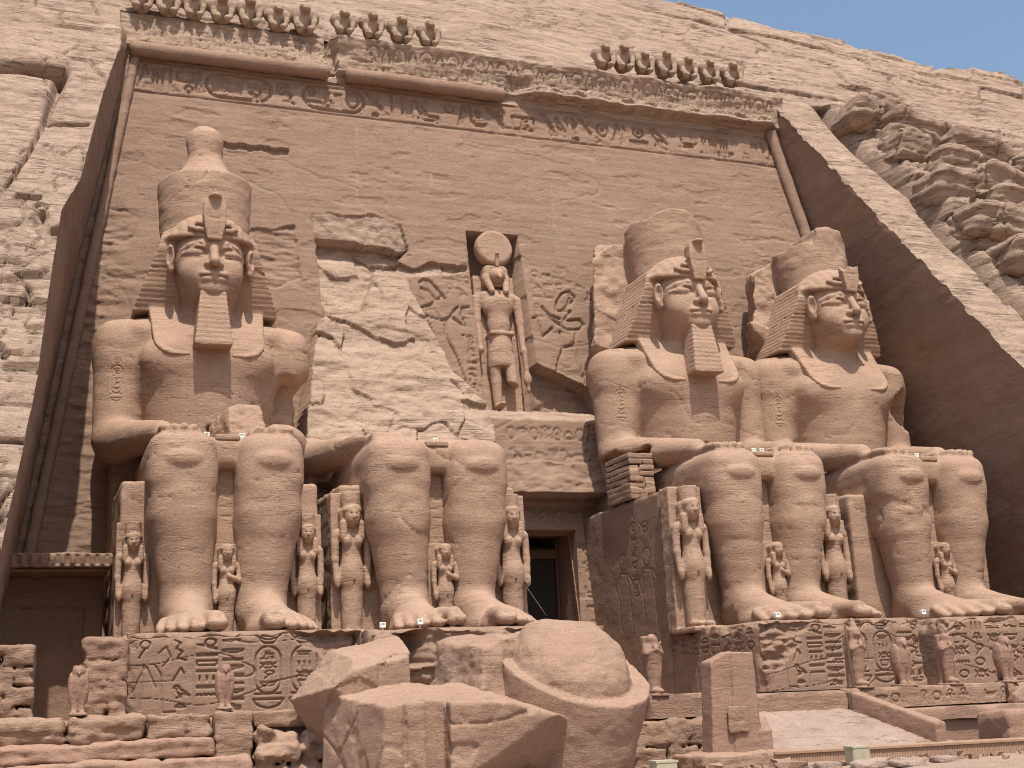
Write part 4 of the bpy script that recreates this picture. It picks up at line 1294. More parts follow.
# falcon-headed god in the niche
def god_sdf(p, part):
    x, y, z = p
    ax = np.abs(x); q = (ax, y, z)
    if part == 'disc':
        d = np.sqrt(x * x + (z - 8.05) ** 2) - .92
        d = smax(d, np.abs(y + .05) - .32, .25)
        return d + .01 * fbm(x * 3, y * 3, z * 3, 3)
    if part == 'cobra':
        d = cap(p, (0, -.42, 7.05), (0, -.5, 7.55), .1, .09)
        return smin(d, ell(p, (0, -.55, 7.6), (.09, .14, .08)), .05)
    if part == 'wig':
        w = box(p, (0, .1, 6.65), (.62, .45, .55), .3)
        w = smin(w, cap(q, (.5, -.1, 6.5), (.34, -.42, 5.75), .2, .14), .12)
        w = smax(w, -ell(p, (0, -.55, 6.55), (.42, .5, .5)), .08)
        return w + .006 * np.sin(z * 40)
    d = ell(p, (0, 0, 5.2), (.80, .5, .75))
    d = smin(d, ell(p, (0, 0, 4.2), (.55, .42, .75)), .25)
    d = smin(d, cap(q, (0, .05, 5.75), (.82, .05, 5.62), .25, .22), .2)
    d = smax(d, -ell(p, (0, -.5, 3.95), (.05, .15, .05)), .03)
    kl = cap(p, (0, .02, 3.6), (0, .0, 2.3), .58, .68, (1, .75, 1))
    kl = smax(kl, np.abs(z - 2.9) - .85, .04)
    d = smin(d, kl, .08)
    d = smin(d, box(p, (0, -.02, 3.68), (.6, .45, .1), .05), .04)
    l1 = cap(p, (-.34, 0, 2.4), (-.33, .0, .25), .3, .2)
    l1 = smin(l1, ell(p, (-.33, -.35, .13), (.2, .5, .14)), .1)
    l2 = cap(p, (.34, -.12, 2.4), (.36, -.35, .95), .3, .24)
    l2 = smax(l2, -(z - 1.15 - .3 * noise3(x * 3, y * 3, 1.)), .04)
    d = smin(d, smin(l1, l2, .05), .06)
    a = cap(q, (1.0, .05, 5.5), (1.06, 0, 4.4), .23, .2)
    a = smin(a, cap(q, (1.06, 0, 4.4), (1.05, -.15, 3.1), .19, .14), .08)
    a = smin(a, ell(q, (1.05, -.2, 2.85), (.17, .2, .22)), .08)
    d = smin(d, a, .05)
    st = cap(p, (1.05, -.3, 2.9), (1.12, -.25, .95), .13, .1)
    st = smin(st, ell(p, (1.1, -.3, 1.5), (.2, .16, .3)), .1)
    d = smin(d, st, .05)
    # falcon head
    d = smin(d, ell(p, (0, -.18, 6.62), (.4, .45, .42)), .1)
    d = smin(d, cap(p, (0, -.5, 6.55), (0, -.78, 6.3), .16, .06), .1)
    d = smin(d, box(p, (0, .55, 3.4), (1.0, .3, 3.4), .05), .05)
    d = smax(d, -z, .02)
    return d + .012 * fbm(x * 3, y * 3, z * 4, 3)


god = empty("falcon_god_statue", (-.22, 3.55, 10.45), "falcon-headed standing god with round disc in the niche over the doorway", "statue")
for nm, pt in (("body", 'body'), ("sun_disc", 'disc'), ("cobra_emblem", 'cobra'), ("wig", 'wig')):
    V, Q = surfnet(lambda p: god_sdf(p, pt), (-1.5, -1.2, -.1), (1.5, 1.0, 9.2), .04)
    obj(nm, mesh_np(nm, V, Q, M_STATUE), god)
god.rotation_euler = (math.radians(-6), 0, 0)


# ------------------------------------------------------------------ carved pedestals
def carved_block(name, x0, x1, y0, y1, z0, z1, mat, parent=None, front=None, leftp=None, r=.025, erode=.025, chips=.10, seed=0.0, toprough=0.0):
    parts = []

    def add(Pg, n, fl, fade=True):
        G = Pg
        parts.append((G, n, fl))
    nxs = max(2, int((x1 - x0) / r)); nys = max(2, int((y1 - y0) / (r * 2.5))); nzs = max(2, int((z1 - z0) / r))
    xs = np.linspace(x0, x1, nxs); ys = np.linspace(y0, y1, nys); zs = np.linspace(z0, z1, nzs)
    out = []

    def disp(G, n):
        x, y, z = G[..., 0], G[..., 1], G[..., 2]
        o = seed
        d = erode * fbm(x * .8 + o, y * .8, z * 1.2, 4)
        # distance to nearest front/top edge -> chipped arris
        cx = np.minimum(x - x0, x1 - x); cy = y - y0; cz = z1 - z
        srt = np.sort(np.stack([np.abs(cx), np.abs(cy), np.abs(cz)], 0), axis=0)
        edge = np.sqrt(srt[0] ** 2 + srt[1] ** 2)
        c = np.clip(1 - edge / (chips * 3), 0, 1) ** 1.5 * chips * (.6 + 1.2 * np.clip(fbm(x * 1.1 + o, y * 1.1, z * 1.1, 3), -.4, 1.2))
        ctr = np.array([(x0 + x1) / 2, (y0 + y1) / 2, (z0 + z1) / 2])
        dirv = np.stack([np.where(np.abs(cx) < chips * 3, np.where(x < ctr[0], 1., -1.), 0), np.where(cy < chips * 3, 1., 0.), np.where(cz < chips * 3, -1., 0.)], -1)
        G = G + dirv * np.maximum(c, 0)[..., None]
        v = np.stack([fbm(x * .9 + o, y * .9, z * .9, 3), fbm(x * .9 + 31 + o, y * .9, z * .9, 3), fbm(x * .9 + 57 + o, y * .9, z * .9, 3)], -1)
        G = G + v * erode * .6
        if toprough:
            G[..., 2] -= toprough * np.maximum(fbm(x * .5 + o, y * .5, 3., 3), 0) * sstep(z0, z1, z)
        return G
    # front
    Xg, Zg = np.meshgrid(xs, zs, indexing='ij')
    G = np.stack([Xg, np.full_like(Xg, y0), Zg], -1)
    G = disp(G, 0)
    if front is not None:
        fd = np.clip((z1 - zs) / .10, 0, 1)[None, :] * np.clip(np.minimum(xs - x0, x1 - xs) / .06, 0, 1)[:, None]
        G[..., 1] += front(xs, zs) * fd
    out.append((G.reshape(-1, 3), grid_quads(nxs, nzs)))
    # left / right
    for xx, fl in ((x0, True), (x1, False)):
        ys2 = np.linspace(y0, y1, max(2, int((y1 - y0) / r))) if (leftp is not None and fl) else ys
        Yg, Zg = np.meshgrid(ys2, zs, indexing='ij')
        G = np.stack([np.full_like(Yg, xx), Yg, Zg], -1)
        G = disp(G, 0)
        if leftp is not None and fl:
            G[..., 0] += leftp(ys2, zs) * np.clip((z1 - zs) / .10, 0, 1)[None, :] * np.clip(np.minimum(ys2 - y0, y1 - ys2) / .06, 0, 1)[:, None]
        out.append((G.reshape(-1, 3), grid_quads(len(ys2), nzs, fl)))
    Xg, Yg = np.meshgrid(xs, ys, indexing='ij')
    G = disp(np.stack([Xg, Yg, np.full_like(Xg, z1)], -1), 0)
    out.append((G.reshape(-1, 3), grid_quads(nxs, nys)))
    V, Q = merge(out)
    return obj(name, mesh_np(name, V, Q, mat), parent)


def panel_front(seed, kind):
    def f(xs, zs):
        x0, x1, z0, z1 = xs[0], xs[-1], zs[0], zs[-1]
        P = Panel(x0, x1, z0, z1, .03)
        P.X = xs; P.Z = zs; P.nx = len(xs); P.nz = len(zs); P.H = np.zeros((len(xs), len(zs)), np.float32)
        L = x1 - x0; H = z1 - z0
        lw, d = .034, .07
        def U(t): return x0 + L * t
        if kind in ('one', 'three'):
            # kneeling / standing figures at left
            glyph(P, 'hook', U(.03), z0 + H * .70, .5, .5, lw, d)
            P.line([(U(.07), z0 + H * .62), (U(.06), z0 + H * .1)], lw, d * .7)
            P.line([(U(.02), z0 + H * .3), (U(.08), z0 + H * .6), (U(.12), z0 + H * .35)], lw, d * .6)
            P.line([(U(.115), z0 + H * .62), (U(.14), z0 + H * .5), (U(.15), z0 + H * .06), (U(.2), z0 + H * .06)], lw, d * .7)
            P.line([(U(.13), z0 + H * .75), (U(.16), z0 + H * .82), (U(.18), z0 + H * .70), (U(.15), z0 + H * .6)], lw, d * .7)
            glyph(P, 'zig', U(.19), z0 + H * .66, .4, .6, lw, d)
            glyph(P, 'slash', U(.19), z0 + H * .42, .3, .35, lw, d)
            glyph(P, 'bird', U(.19), z0 + H * .22, .45, .35, lw, d)
            glyph(P, 'bread', U(.2), z0 + H * .1, .3, .2, lw, d)
            col1 = ['back', 'dbl', 'rect', 'mouth', 'bars', 'dbl', 'water']
            column(P, col1, U(.285), z0 + H * .86, .55, z0 + H * .2, lw, d)
            glyph(P, 'sun', U(.31), z0 + H * .80, .42, .34, lw, d * 1.3)
            glyph(P, 'eye', U(.39), z0 + H * .82, .5, .28, lw, d)
            column(P, ['basket', 'mouth', 'basket', 'dbl', 'water', 'basket', 'dbl', 'man'], U(.39), z0 + H * .80, .6, z0 + H * .04, lw, d)
            for k, t0 in enumerate((.525, .68)):
                glyph(P, 'horns', U(t0), z0 + H * .78, .78, .46, lw, d * 1.3)
                cart_inner(P, U(t0) + .02, z0 + H * .25, .74, H * .53, [['man', 'scarab', 'hook', 'basket'], ['table', 'bars', 'scarab', 'cup']][k], lw, d)
                glyph(P, 'basket', U(t0) - .03, z0 + H * .02, .86, H * .2, lw, d)
            column(P, ['water', 'basket', 'mouth', 'eye', 'zig', 'arm', 'man', 'bars'], U(.835), z0 + H * .82, .6, z0 + H * .04, lw, d)
            glyph(P, 'sun', U(.925), z0 + H * .8, .38, .34, lw, d * 1.3)
            column(P, ['bird', 'zig', 'water', 'man'], U(.92), z0 + H * .75, .5, z0 + H * .06, lw, d)
        else:
            for k in range(int(L / .75)):
                column(P, rgly(seed + k, 5), x0 + .3 + k * .75, z0 + H * .93, .55, z0 + H * .06, lw, d)
            glyph(P, 'sun', x0 + .35, z0 + H * .78, .45, .4, lw, d * 1.4)
        P.line([(x0 + .1, z0 + H * .955), (x1 - .1, z0 + H * .955)], lw * .7, d * .6)
        for t in (.275, .375, .51, .66, .815):
            P.line([(U(t), z0 + .06), (U(t), z0 + H * .92)], .02, d * .4)
        Xb, Zb = np.broadcast_arrays(xs[:, None], zs[None, :])
        h = P.H + .06 * ridge(Xb * .35 + seed, 2., Zb * 1.1, .02)
        if kind == 'one':
            # broken upper right corner
            br = sstep(.0, .5, (Xb - (x1 - 1.35)) + (Zb - (z1 - .75)) * 1.3 + .4 * fbm(Xb * 1.2, 1., Zb * 1.2, 3))
            h = h * (1 - br) + br * (.35 + .2 * fbm(Xb * 1.3, 5., Zb * 1.6, 3))
        if kind == 'three':
            br = sstep(.0, .4, (x0 + 1.9 - Xb) * .8 + (Zb - (z1 - .9)) * .9 + .6 * fbm(Xb * 1.0, 1., Zb * 1.4, 3) - .5) * (Zb > z0 + .7)
            h = h * (1 - br) + br * (.18 + .2 * fbm(Xb * 1.3, 5., Zb * 2.6, 3))
        return h
    return f


def passage_relief(ys, zs):
    P = Panel(ys[0], ys[-1], zs[0], zs[-1], .03)
    P.X = ys; P.Z = zs; P.nx = len(ys); P.nz = len(zs); P.H = np.zeros((len(ys), len(zs)), np.float32)
    for k, y in enumerate((-4.6, -2.4)):
        P.line([(y, .3), (y + .1, 1.6), (y + .3, 2.5), (y + .9, 2.6), (y + 1.1, 1.8), (y + 1.05, .3)], .04, .028)
        P.line(circ(y + .6, 3.0, .36, 12), .04, .028)
        P.line([(y + .15, 2.5), (y - .3, 2.0), (y - .1, 1.5)], .04, .028)
        P.line([(y + .95, 2.5), (y + 1.4, 2.1), (y + 1.2, 1.6)], .04, .028)
    column(P, ['hook', 'sundot', 'water', 'bird', 'basket', 'dbl', 'man'], -3.2, 5.1, .5, 1.5, .04, .028)
    glyph(P, 'horns', -4.4, 3.8, .8, .7, .04, .028)
    return P.H


def panel_left(seed):
    def f(ys, zs):
        P = Panel(ys[0], ys[-1], zs[0], zs[-1], .03)
        P.X = ys; P.Z = zs; P.nx = len(ys); P.nz = len(zs); P.H = np.zeros((len(ys), len(zs)), np.float32)
        H = zs[-1] - zs[0]
        for k in range(int((ys[-1] - ys[0]) / .8)):
            column(P, rgly(seed + 40 + k, 2), ys[0] + .3 + k * .8, zs[0] + H * .92, .6, zs[0] + H * .58, .04, .06)
            y = ys[0] + .35 + k * .8
            P.line([(y, zs[0] + .1), (y + .1, zs[0] + H * .4), (y + .35, zs[0] + H * .52), (y + .45, zs[0] + H * .3), (y + .4, zs[0] + .1)], .04, .05)
        return P.H
    return f


PZ = -2.36
carved_block("carved_pedestal", -17.55, -10.75, -11.75, 2.0, PZ, 0.0, M_FACADE, None, panel_front(1, 'one'), None, seed=1., chips=.14)
tag(bpy.data.objects["carved_pedestal"], "carved hieroglyph pedestal under the leftmost seated giant", "pedestal", "pedestals under the giants")
o = carved_block("ruined_pedestal", -10.55, -2.75, -11.5, 2.0, PZ, 0.0, M_FACADE, None, lambda xs, zs: -.32 + .35 * fbm(xs[:, None] * .7, 1.5, zs[None, :] * 1.5, 4) + .25 * (np.floor(zs[None, :] * 1.6 + .3 * noise3(xs[:, None] * .6, 1, 1)) % 2) + .9 * np.exp(-((xs[:, None] + 9.2) / .35) ** 2) * sstep(-1.2, -1.0, zs[None, :]), None, seed=2., chips=.12, r=.05, toprough=.12)
tag(o, "battered blank pedestal under the ruined giant, behind the fallen blocks", "pedestal", "pedestals under the giants")
o = carved_block("carved_pedestal", 2.75, 9.35, -11.75, 2.0, PZ, 0.0, M_FACADE, None, panel_front(5, 'three'), panel_left(3), seed=3., chips=.15)
tag(o, "carved hieroglyph pedestal with chipped corner under the bearded broken-crowned giant", "pedestal", "pedestals under the giants")
o = carved_block("carved_pedestal", 10.35, 18.6, -11.75, 2.0, PZ, 0.0, M_FACADE, None, panel_front(9, 'four'), None, seed=4., chips=.2)
tag(o, "carved pedestal under the beardless giant at the photo's right edge", "pedestal", "pedestals under the giants")

# ------------------------------------------------------------------ rough stones
def rock(name, f, lo, hi, h, mat, label, cat, group=None, amp=.05):
    lo = np.array(lo, float); hi = np.array(hi, float); c = np.array([(lo[0] + hi[0]) / 2, (lo[1] + hi[1]) / 2, lo[2]])
    V, Q = surfnet(lambda p: f(p) + amp * fbm(p[0] * 1.1, p[1] * 1.1, p[2] * 1.6, 4) + amp * .4 * fbm(p[0] * 4, p[1] * 4, p[2] * 7, 2), lo, hi, h)
    V = V - c
    o = obj(name, mesh_np(name, V, Q, mat), None, tuple(c))
    return tag(o, label, cat, group)


GZ = -4.2


def fallen_crown(p):
    x, y, z = p
    # axis tilted: base band wide at top, tapering downwards, domed broken face above it
    cx, cy = -7.0, -18.75
    tx = .16; ty = -.30; slope = -.13
    u = x - cx - .12 * (z + 2); v = y - cy + .16 * (z + 2)
    r = np.sqrt(u * u + v * v)
    R = 1.72 + .16 * (z + 4.2) * .75
    body = r - R
    rim = z - (-1.58 + slope * u + .50 * v) + .03 * fbm(x * 2, y * 2, z * 2, 2)
    lowr = smax(body, rim, .025)
    dome = np.sqrt((u + .15) ** 2 + (v + .0) ** 2 + ((z - (-1.68 + slope * u + .50 * v)) * 1.28) ** 2) - 1.60
    dome = smax(dome, z - (-.36 - .10 * u), .08) + .06 * fbm(x * 1.3, y * 1.3, z * 1.9, 4) + .05 * (hsh(np.floor(u * .9 + v * .7 + .8 * noise3(x, y, z)), 8) - .5)
    d = np.minimum(lowr, dome * .8)
    d = smax(d, GZ - .2 - z, .05)
    return d


rock("fallen_crown_fragment", fallen_crown, (-9.9, -22.6, -4.5), (-4.2, -15.8, .6), .048, M_PINK,
     "huge rounded fallen block with a rim around its domed top, rightmost of the fallen", "fallen stone", "fallen pieces of the ruined giant", .025)


def fallen_rear(p):
    return planes(p, [((0, 0, 1), (-9, -18, -.62)), ((.35, .0, 1), (-9, -18, -.50)), ((-.35, -.2, 1), (-9.4, -18, -.8)), ((-1, -.25, .15), (-9.85, -18, -2)), ((1, 0, 0), (-7.2, -18, -2)), ((.25, -1, .12), (-9, -18.9, -2)), ((0, 1, 0), (-8, -16.7, -2)), ((0, 0, -1), (-8, -18, -4.3))], .05)


rock("fallen_block", lambda p: fallen_rear(p) + .12 * (hsh(np.floor(p[2] * 1.5 + .5 * p[0] + .9 * noise3(p[0] * .6, p[1] * .6, p[2] * .5)), np.floor(p[0] * .9), 4) - .5), (-10.7, -19.8, -4.5), (-6.7, -16.2, .3), .07, M_PINK,
     "squarish fallen block tucked behind and left of the rimmed fallen stone", "fallen stone", "fallen pieces of the ruined giant", .09)


def fallen_front(p):
    x, y, z = p
    top = z - (-2.03 + .16 * (y + 20) - .27 * np.maximum(x + 9.9, 0) - .16 * np.maximum(-12.0 - x, 0) ** 1 - .03 * (x + 11))
    d = planes(p, [((-1, -.2, .05), (-13.0, -20.5, -3)), ((.95, -.30, .12), (-7.85, -20.4, -3.3)), ((.6, .8, 0), (-8.2, -18.8, -3)), ((-.08, -1, -.03), (-11, -21.7, -3)), ((.36, -1, -.12), (-10.75, -21.75, -3)), ((.55, -.75, -.65), (-8.9, -21.0, -3.0)), ((0, 1, 0), (-10, -18.3, -3)), ((0, 0, -1), (-10, -20, -4.3))], .05)
    top = top + .05 * (hsh(np.floor(y * 1.6 + .25 * x + .8 * noise3(x * .6, y * .6, 1.)), 5) - .5) + .03 * fbm(x * 1.4, y * 2.4, z, 3)
    d = smax(d, top * .95, .03)
    # vertical grooves in the front
    for gx, gw, gd in ((-12.3, .03, .08), (-11.55, .28, .45)):
        g = box(p, (gx, -21.9, -3.2), (gw, gd + .3, 1.3), .02)
        d = smax(d, -g, .05)
    st = box(p, (-9.4, -22.0, -2.6), (.9, .36, .5), .1)
    return d


rock("fallen_block", lambda p: fallen_front(p) + .06 * ridge(p[0] * .4 + 3, p[1] * .4, p[2] * .5, .03) + .05 * sstep(.3, .5, fbm(p[0] * .9, p[1] * .9, p[2] * 1.1, 3)), (-13.9, -22.8, -4.5), (-7.2, -17.6, -.6), .048, M_PINK,
     "broad flat-topped fallen block with vertical grooves, nearest of the fallen pieces", "fallen stone", "fallen pieces of the ruined giant", .022)


def fallen_left(p):
    x, y, z = p
    d = planes(p, [((-.2, -.15, 1), (-12.9, -18, -1.05)), ((.1, -.5, 1), (-12.4, -18.4, -1.0)), ((-1, -.35, -.62), (-13.5, -18.5, -1.95)), ((-1, -.2, .9), (-13.35, -18.5, -1.7)), ((-.25, -1, -.12), (-13, -19.25, -2)), ((1, 0, 0), (-11.2, -18, -2)), ((0, 1, 0), (-12, -16.9, -2)), ((0, 0, -1), (-12, -18, -4.3)), ((.6, -1, 0), (-12.9, -19.4, -2))], .03) + .08 * (hsh(np.floor(z * 1.7 + .5 * noise3(x, y, z)), np.floor(x * .9), 2) - .5)
    return d


rock("fallen_block", fallen_left, (-14.8, -20.2, -4.5), (-10.2, -16.5, -.3), .048, M_PINK,
     "angular fallen block with a sharp left point, leftmost of the fallen pieces", "fallen stone", "fallen pieces of the ruined giant", .03)

rock("loose_rock", lambda p: planes(p, [((0, 0, 1), (-13.1, -3.6, 8.55)), ((-.5, 0, 1), (-13.6, -3.6, 8.4)), ((-1, -.3, .1), (-13.95, -3.6, 8)), ((1, -.2, .3), (-12.35, -3.6, 8)), ((.2, -1, .4), (-13, -4.3, 7.8)), ((0, 1, 0), (-13, -2.7, 8)), ((0, 0, -1), (-13, -3.6, 6.7))], .1),
     (-14.5, -5.0, 6.6), (-11.8, -2.2, 9.0), .05, M_STATUE, "loose angular rock lying on the leftmost giant's lap", "rock", None, .07)


# ------------------------------------------------------------------ masonry: terrace, steps, low walls
def course(name, x0, x1, y0, y1, z0, z1, widths, mat, label, cat="wall", seed=0, rnd=.06, amp=.035, h=.055, group=None, rows=1, parent=None):
    rs = np.random.RandomState(seed)
    bl = []
    rh = (z1 - z0) / rows
    for k in range(rows):
        x = x0
        while x < x1 - .05:
            w = widths * (.7 + .7 * rs.rand())
            w = min(w, x1 - x)
            if x1 - (x + w) < widths * .35: w = x1 - x
            bl.append((x + w / 2, w / 2 - .018, z0 + (k + .5) * rh, rh / 2 - .012, rs.uniform(-.05, .05), rs.uniform(-.04, .0)))
            x += w

    def f(p):
        d = None
        for cx, hw, cz, hh, dy, dz in bl:
            e = box(p, (cx, (y0 + y1) / 2 + dy, cz + dz * (rows == 1) * .5), (hw, (y1 - y0) / 2, hh), rnd)
            d = e if d is None else np.minimum(d, e)
        lay = hsh(np.floor(p[2] * 3.1 + .7 * noise3(p[0] * .9 + seed, p[1] * .9, p[2] * .6)), seed) - .5
        return d + 1.5 * amp * fbm(p[0] * 1.3 + seed, p[1] * 1.3, p[2] * 2.0, 4) + amp * .5 * fbm(p[0] * 4 + seed, p[1] * 4, p[2] * 5, 2) + amp * .8 * lay
    c = np.array([(x0 + x1) / 2, (y0 + y1) / 2, z0])
    V, Q = surfnet(f, (x0 - .25, y0 - .25, z0 - .2), (x1 + .25, y1 + .25, z1 + .25), h)
    o = obj(name, mesh_np(name, V - c, Q, mat), parent, tuple(c))
    return tag(o, label, cat, group)


# terrace floor
tb = carved_block("terrace", -21.2, 21.5, -16.3, 1.0, GZ - .2, -2.40, M_BLOCK, None, None, None, r=.12, seed=6., chips=.05, erode=.03)
tag(tb, kind="structure")
Wg = "low masonry walls at the terrace edge"
course("terrace_edge_wall", -21.6, -17.4, -16.75, -16.15, -2.86, -2.22, 2.4, M_BLOCK, "rough worn stone course under the left falcon at the terrace edge", "wall", 1, .16, .07, group=Wg)
course("terrace_edge_wall", -17.35, -15.8, -16.75, -16.15, -2.86, -2.26, .9, M_BLOCK, "short layered stone course left of the square stone post", "wall", 2, .1, .09, group=Wg)
course("lower_step", -21.8, -15.8, -17.25, -16.5, -3.3, -2.86, 5.2, M_RED, "long reddish step of worn stone below the left terrace edge", "step", 3, .08, .05, group=Wg)
course("lower_step", -21.8, -15.0, -17.9, -17.0, -4.3, -3.28, 3.4, M_RED, "lowest reddish stone step at the bottom left corner", "step", 4, .08, .05, group=Wg)
post = course("stone_post", -15.8, -14.86, -17.05, -16.15, -4.3, -2.24, 2.0, M_BLOCK, "square stone post carrying a falcon left of the fallen blocks", "post", 5, .04, .03, rows=1)
course("terrace_edge_wall", -14.85, -10.0, -16.65, -16.1, -2.72, -2.28, 2.2, M_BLOCK, "smooth stone course between the square post and the fallen blocks", "wall", 6, .05, .03, group=Wg)
course("rubble_wall", -14.85, -10.0, -17.3, -16.3, -4.3, -2.78, 1.15, M_PINK, "rubble wall of broken blocks right of the square post", "wall", 7, .14, .12, group=Wg, rows=2)
course("low_wall", -21.8, -19.95, -14.2, -13.2, -2.45, -.42, 1.1, M_BLOCK, "low block wall at the photo's left edge before the shaded shrine", "wall", 8, .05, .05, rows=4)
course("low_wall", -18.75, -17.6, -13.2, -12.3, -2.45, -.25, .9, M_BLOCK, "low block wall between the left falcon and the carved pedestal", "wall", 9, .09, .06, rows=4)
# right terrace edge with a band of signs
def edge_glyphs(xs, zs):
    P = Panel(xs[0], xs[-1], zs[0], zs[-1], .03)
    P.X = xs; P.Z = zs; P.nx = len(xs); P.nz = len(zs); P.H = np.zeros((len(xs), len(zs)), np.float32)
    H = zs[-1] - zs[0]
    for i, nm in enumerate(rgly(77, 40)):
        glyph(P, nm, xs[0] + .3 + i * .5, zs[0] + H * .2, .4, H * .55, .035, .04 * (i % 5 != 3))
    return P.H


o = carved_block("terrace_edge_wall", 2.75, 8.4, -16.75, -16.1, -2.95, -2.36, M_BLOCK, None, edge_glyphs, None, seed=11., chips=.05)
tag(o, "carved stone course behind the sloping kerb right of the ramp", "wall", Wg)
o = carved_block("terrace_edge_wall", 8.45, 15, -16.75, -16.1, -2.95, -2.38, M_BLOCK, None, edge_glyphs, None, seed=12., chips=.09)
tag(o, "stone course under the rightmost falcon at the terrace edge", "wall", Wg)
o = carved_block("lower_step", 3.6, 15, -17.5, -16.6, -3.36, -3.0, M_RED, None, None, None, seed=13., chips=.06)
tag(o, "reddish ledge course on the right, below the carved terrace edge", "step", Wg)
o = carved_block("lower_wall", 3.4, 15, -17.35, -16.5, -4.4, -3.33, M_RED, None, None, None, seed=14., chips=.03)
tag(o, "plain reddish lower wall behind the wooden walkway at right", "wall", Wg)
o = carved_block("terrace_edge_wall", -3.9, -1.0, -16.75, -16.1, -2.95, -2.30, M_BLOCK, None, None, None, seed=15., chips=.06)
tag(o, "stone course under the cloaked figure, left of the upright slab", "wall", Wg)
o = carved_block("terrace_edge_wall", -.95, 2.7, -16.55, -16.0, -2.98, -2.42, M_BLOCK, None, None, None, seed=16., chips=.04)
tag(o, "stone course across the head of the ramp", "wall", Wg)
course("rubble_wall", -5.0, -1.2, -17.6, -16.4, -4.4, -2.98, 1.3, M_BLOCK, "dark blocks between the rimmed fallen stone and the upright slab", "wall", 17, .06, .06, rows=2)
rock("boulder", lambda p: ell(p, (9.35, -17.0, -2.95), (1.0, .7, .55)), (7.9, -18.2, -3.9), (10.8, -15.9, -2.0), .06, M_PINK, "rounded pale boulder on the ledge under the rightmost falcon", "rock", None, .1)
rock("stone_block", lambda p: box(p, (7.2, -19.2, -3.7), (1.6, .7, .55), .1), (5.2, -20.4, -4.6), (9.2, -18.2, -2.8), .07, M_RED, "reddish stone block at the right edge behind the walkway", "rock", None, .06)

# ramp with kerbs
def sheet(name, corners, nu, nv, fn, mat):
    a, b, c, d = [np.array(v, float) for v in corners]      # a->b along u, a->d along v
    u = np.linspace(0, 1, nu)[:, None, None]; v = np.linspace(0, 1, nv)[None, :, None]
    G = (a * (1 - u) + b * u) * (1 - v) + (d * (1 - u) + c * u) * v
    G[..., 2] += fn(G[..., 0], G[..., 1])
    return mesh_np(name, G.reshape(-1, 3), grid_quads(nu, nv), mat)


def ramp_n(x, y):
    t = (y + 16.5) / -.42
    return .05 * fbm(x * 1.2, y * 1.2, 1, 4) - .035 * np.clip(1 - np.abs(t - np.round(t)) / .1, 0, 1) - .03 * ridge(x * .8, y * .8, 3, .05)


rp = obj("ramp", sheet("ramp", [(-1.9, -19.75, -3.93), (4.0, -19.75, -3.93), (2.75, -16.5, -2.9), (-.55, -16.5, -2.9)], 120, 80, ramp_n, M_RAMP))
tag(rp, kind="structure")


def kerb(ax, ay, az, bx, by, bz, w, hgt, label):
    L = math.hypot(bx - ax, by - ay); dx, dy = (bx - ax) / L, (by - ay) / L

    def f(p):
        u = (p[0] - ax) * dx + (p[1] - ay) * dy
        v = -(p[0] - ax) * dy + (p[1] - ay) * dx
        zt = az + (bz - az) * np.clip(u / L, 0, 1)
        return box((u, v, p[2] - zt), (L / 2, 0, -hgt / 2), (L / 2, w / 2, hgt / 2), .05)
    lo = (min(ax, bx) - .5, min(ay, by) - .5, min(az, bz) - hgt - .2); hi = (max(ax, bx) + .5, max(ay, by) + .5, max(az, bz) + .3)
    rock("ramp_kerb", f, lo, hi, .05, M_RED, label, "kerb", "kerbs beside the ramp", .03)


kerb(2.9, -16.6, -2.42, 3.55, -19.6, -3.35, .42, 1.6, "long sloping stone kerb on the ramp's right side")
kerb(-.72, -17.0, -2.98, -2.0, -19.4, -3.3, .5, 1.2, "short stone kerb on the ramp's left side, beside the upright slab")

# upright slab with a small plaque
slab = empty("stone_slab", (-2.66, -19.0, GZ), "tall plain reddish stone slab standing left of the ramp", "slab")


def slab_sdf(p):
    x, y, z = p
    top = np.where(x < .02, 2.65 + .42 * (x + .7), 2.86)
    hw = .78 - .055 * z
    d = np.maximum(np.maximum(np.abs(x) - hw, np.abs(y) - .28), np.maximum(-z, z - top)) * .97
    g = box(p, (-.02, -.3, 2.0), (.02, .05, 1.4))
    d2 = np.maximum(np.maximum(np.abs(x - .28) - .42 + .03 * z, np.abs(y) - .34), np.maximum(-z, z - 2.9))
    return np.minimum(d, d2) + .012 * fbm(x * 2, y * 2, z * 2, 3)


V, Q = surfnet(slab_sdf, (-1.1, -.6, -.1), (1.1, .6, 3.2), .035)
obj("slab", mesh_np("slab", V, Q, M_RED), slab)
V, Q = surfnet(lambda p: box(p, (.0, -.37, 1.18), (.3, .04, .34), .03) + .02 * fbm(p[0] * 4, p[1] * 4, p[2] * 4, 3), (-.5, -.55, .7), (.5, -.2, 1.7), .025)
obj("plaque", mesh_np("plaque", V, Q, M_BLOCK), slab)
rock("slab_base", lambda p: box(p, (-2.75, -19.1, -4.05), (1.35, .85, .2), .08), (-4.4, -20.3, -4.6), (-1.1, -17.9, -3.6), .05, M_PINK, "rough stone footing under the upright slab", "stone", None, .06)

# wooden walkway at lower right
walk = empty("wooden_walkway", (-1, -20.5, GZ), "low wooden walkway edge crossing the lower right corner", "walkway")
wa = np.array([-2.0, -19.95]); wb = np.array([9.0, -21.3])
wd = (wb - wa) / np.linalg.norm(wb - wa); wnm = np.array([-wd[1], wd[0]])
parts = []
n = 150
Lw = np.linalg.norm(wb - wa)


def obox(u0, u1, v0, v1, z0, z1):
    V, Q = quad_box(u0, u1, v0, v1, z0, z1)
    xy = wa + V[:, :1] * wd + V[:, 1:2] * wnm
    return np.concatenate([xy - np.array([[-1, -20.5]]), V[:, 2:] - GZ], 1), Q


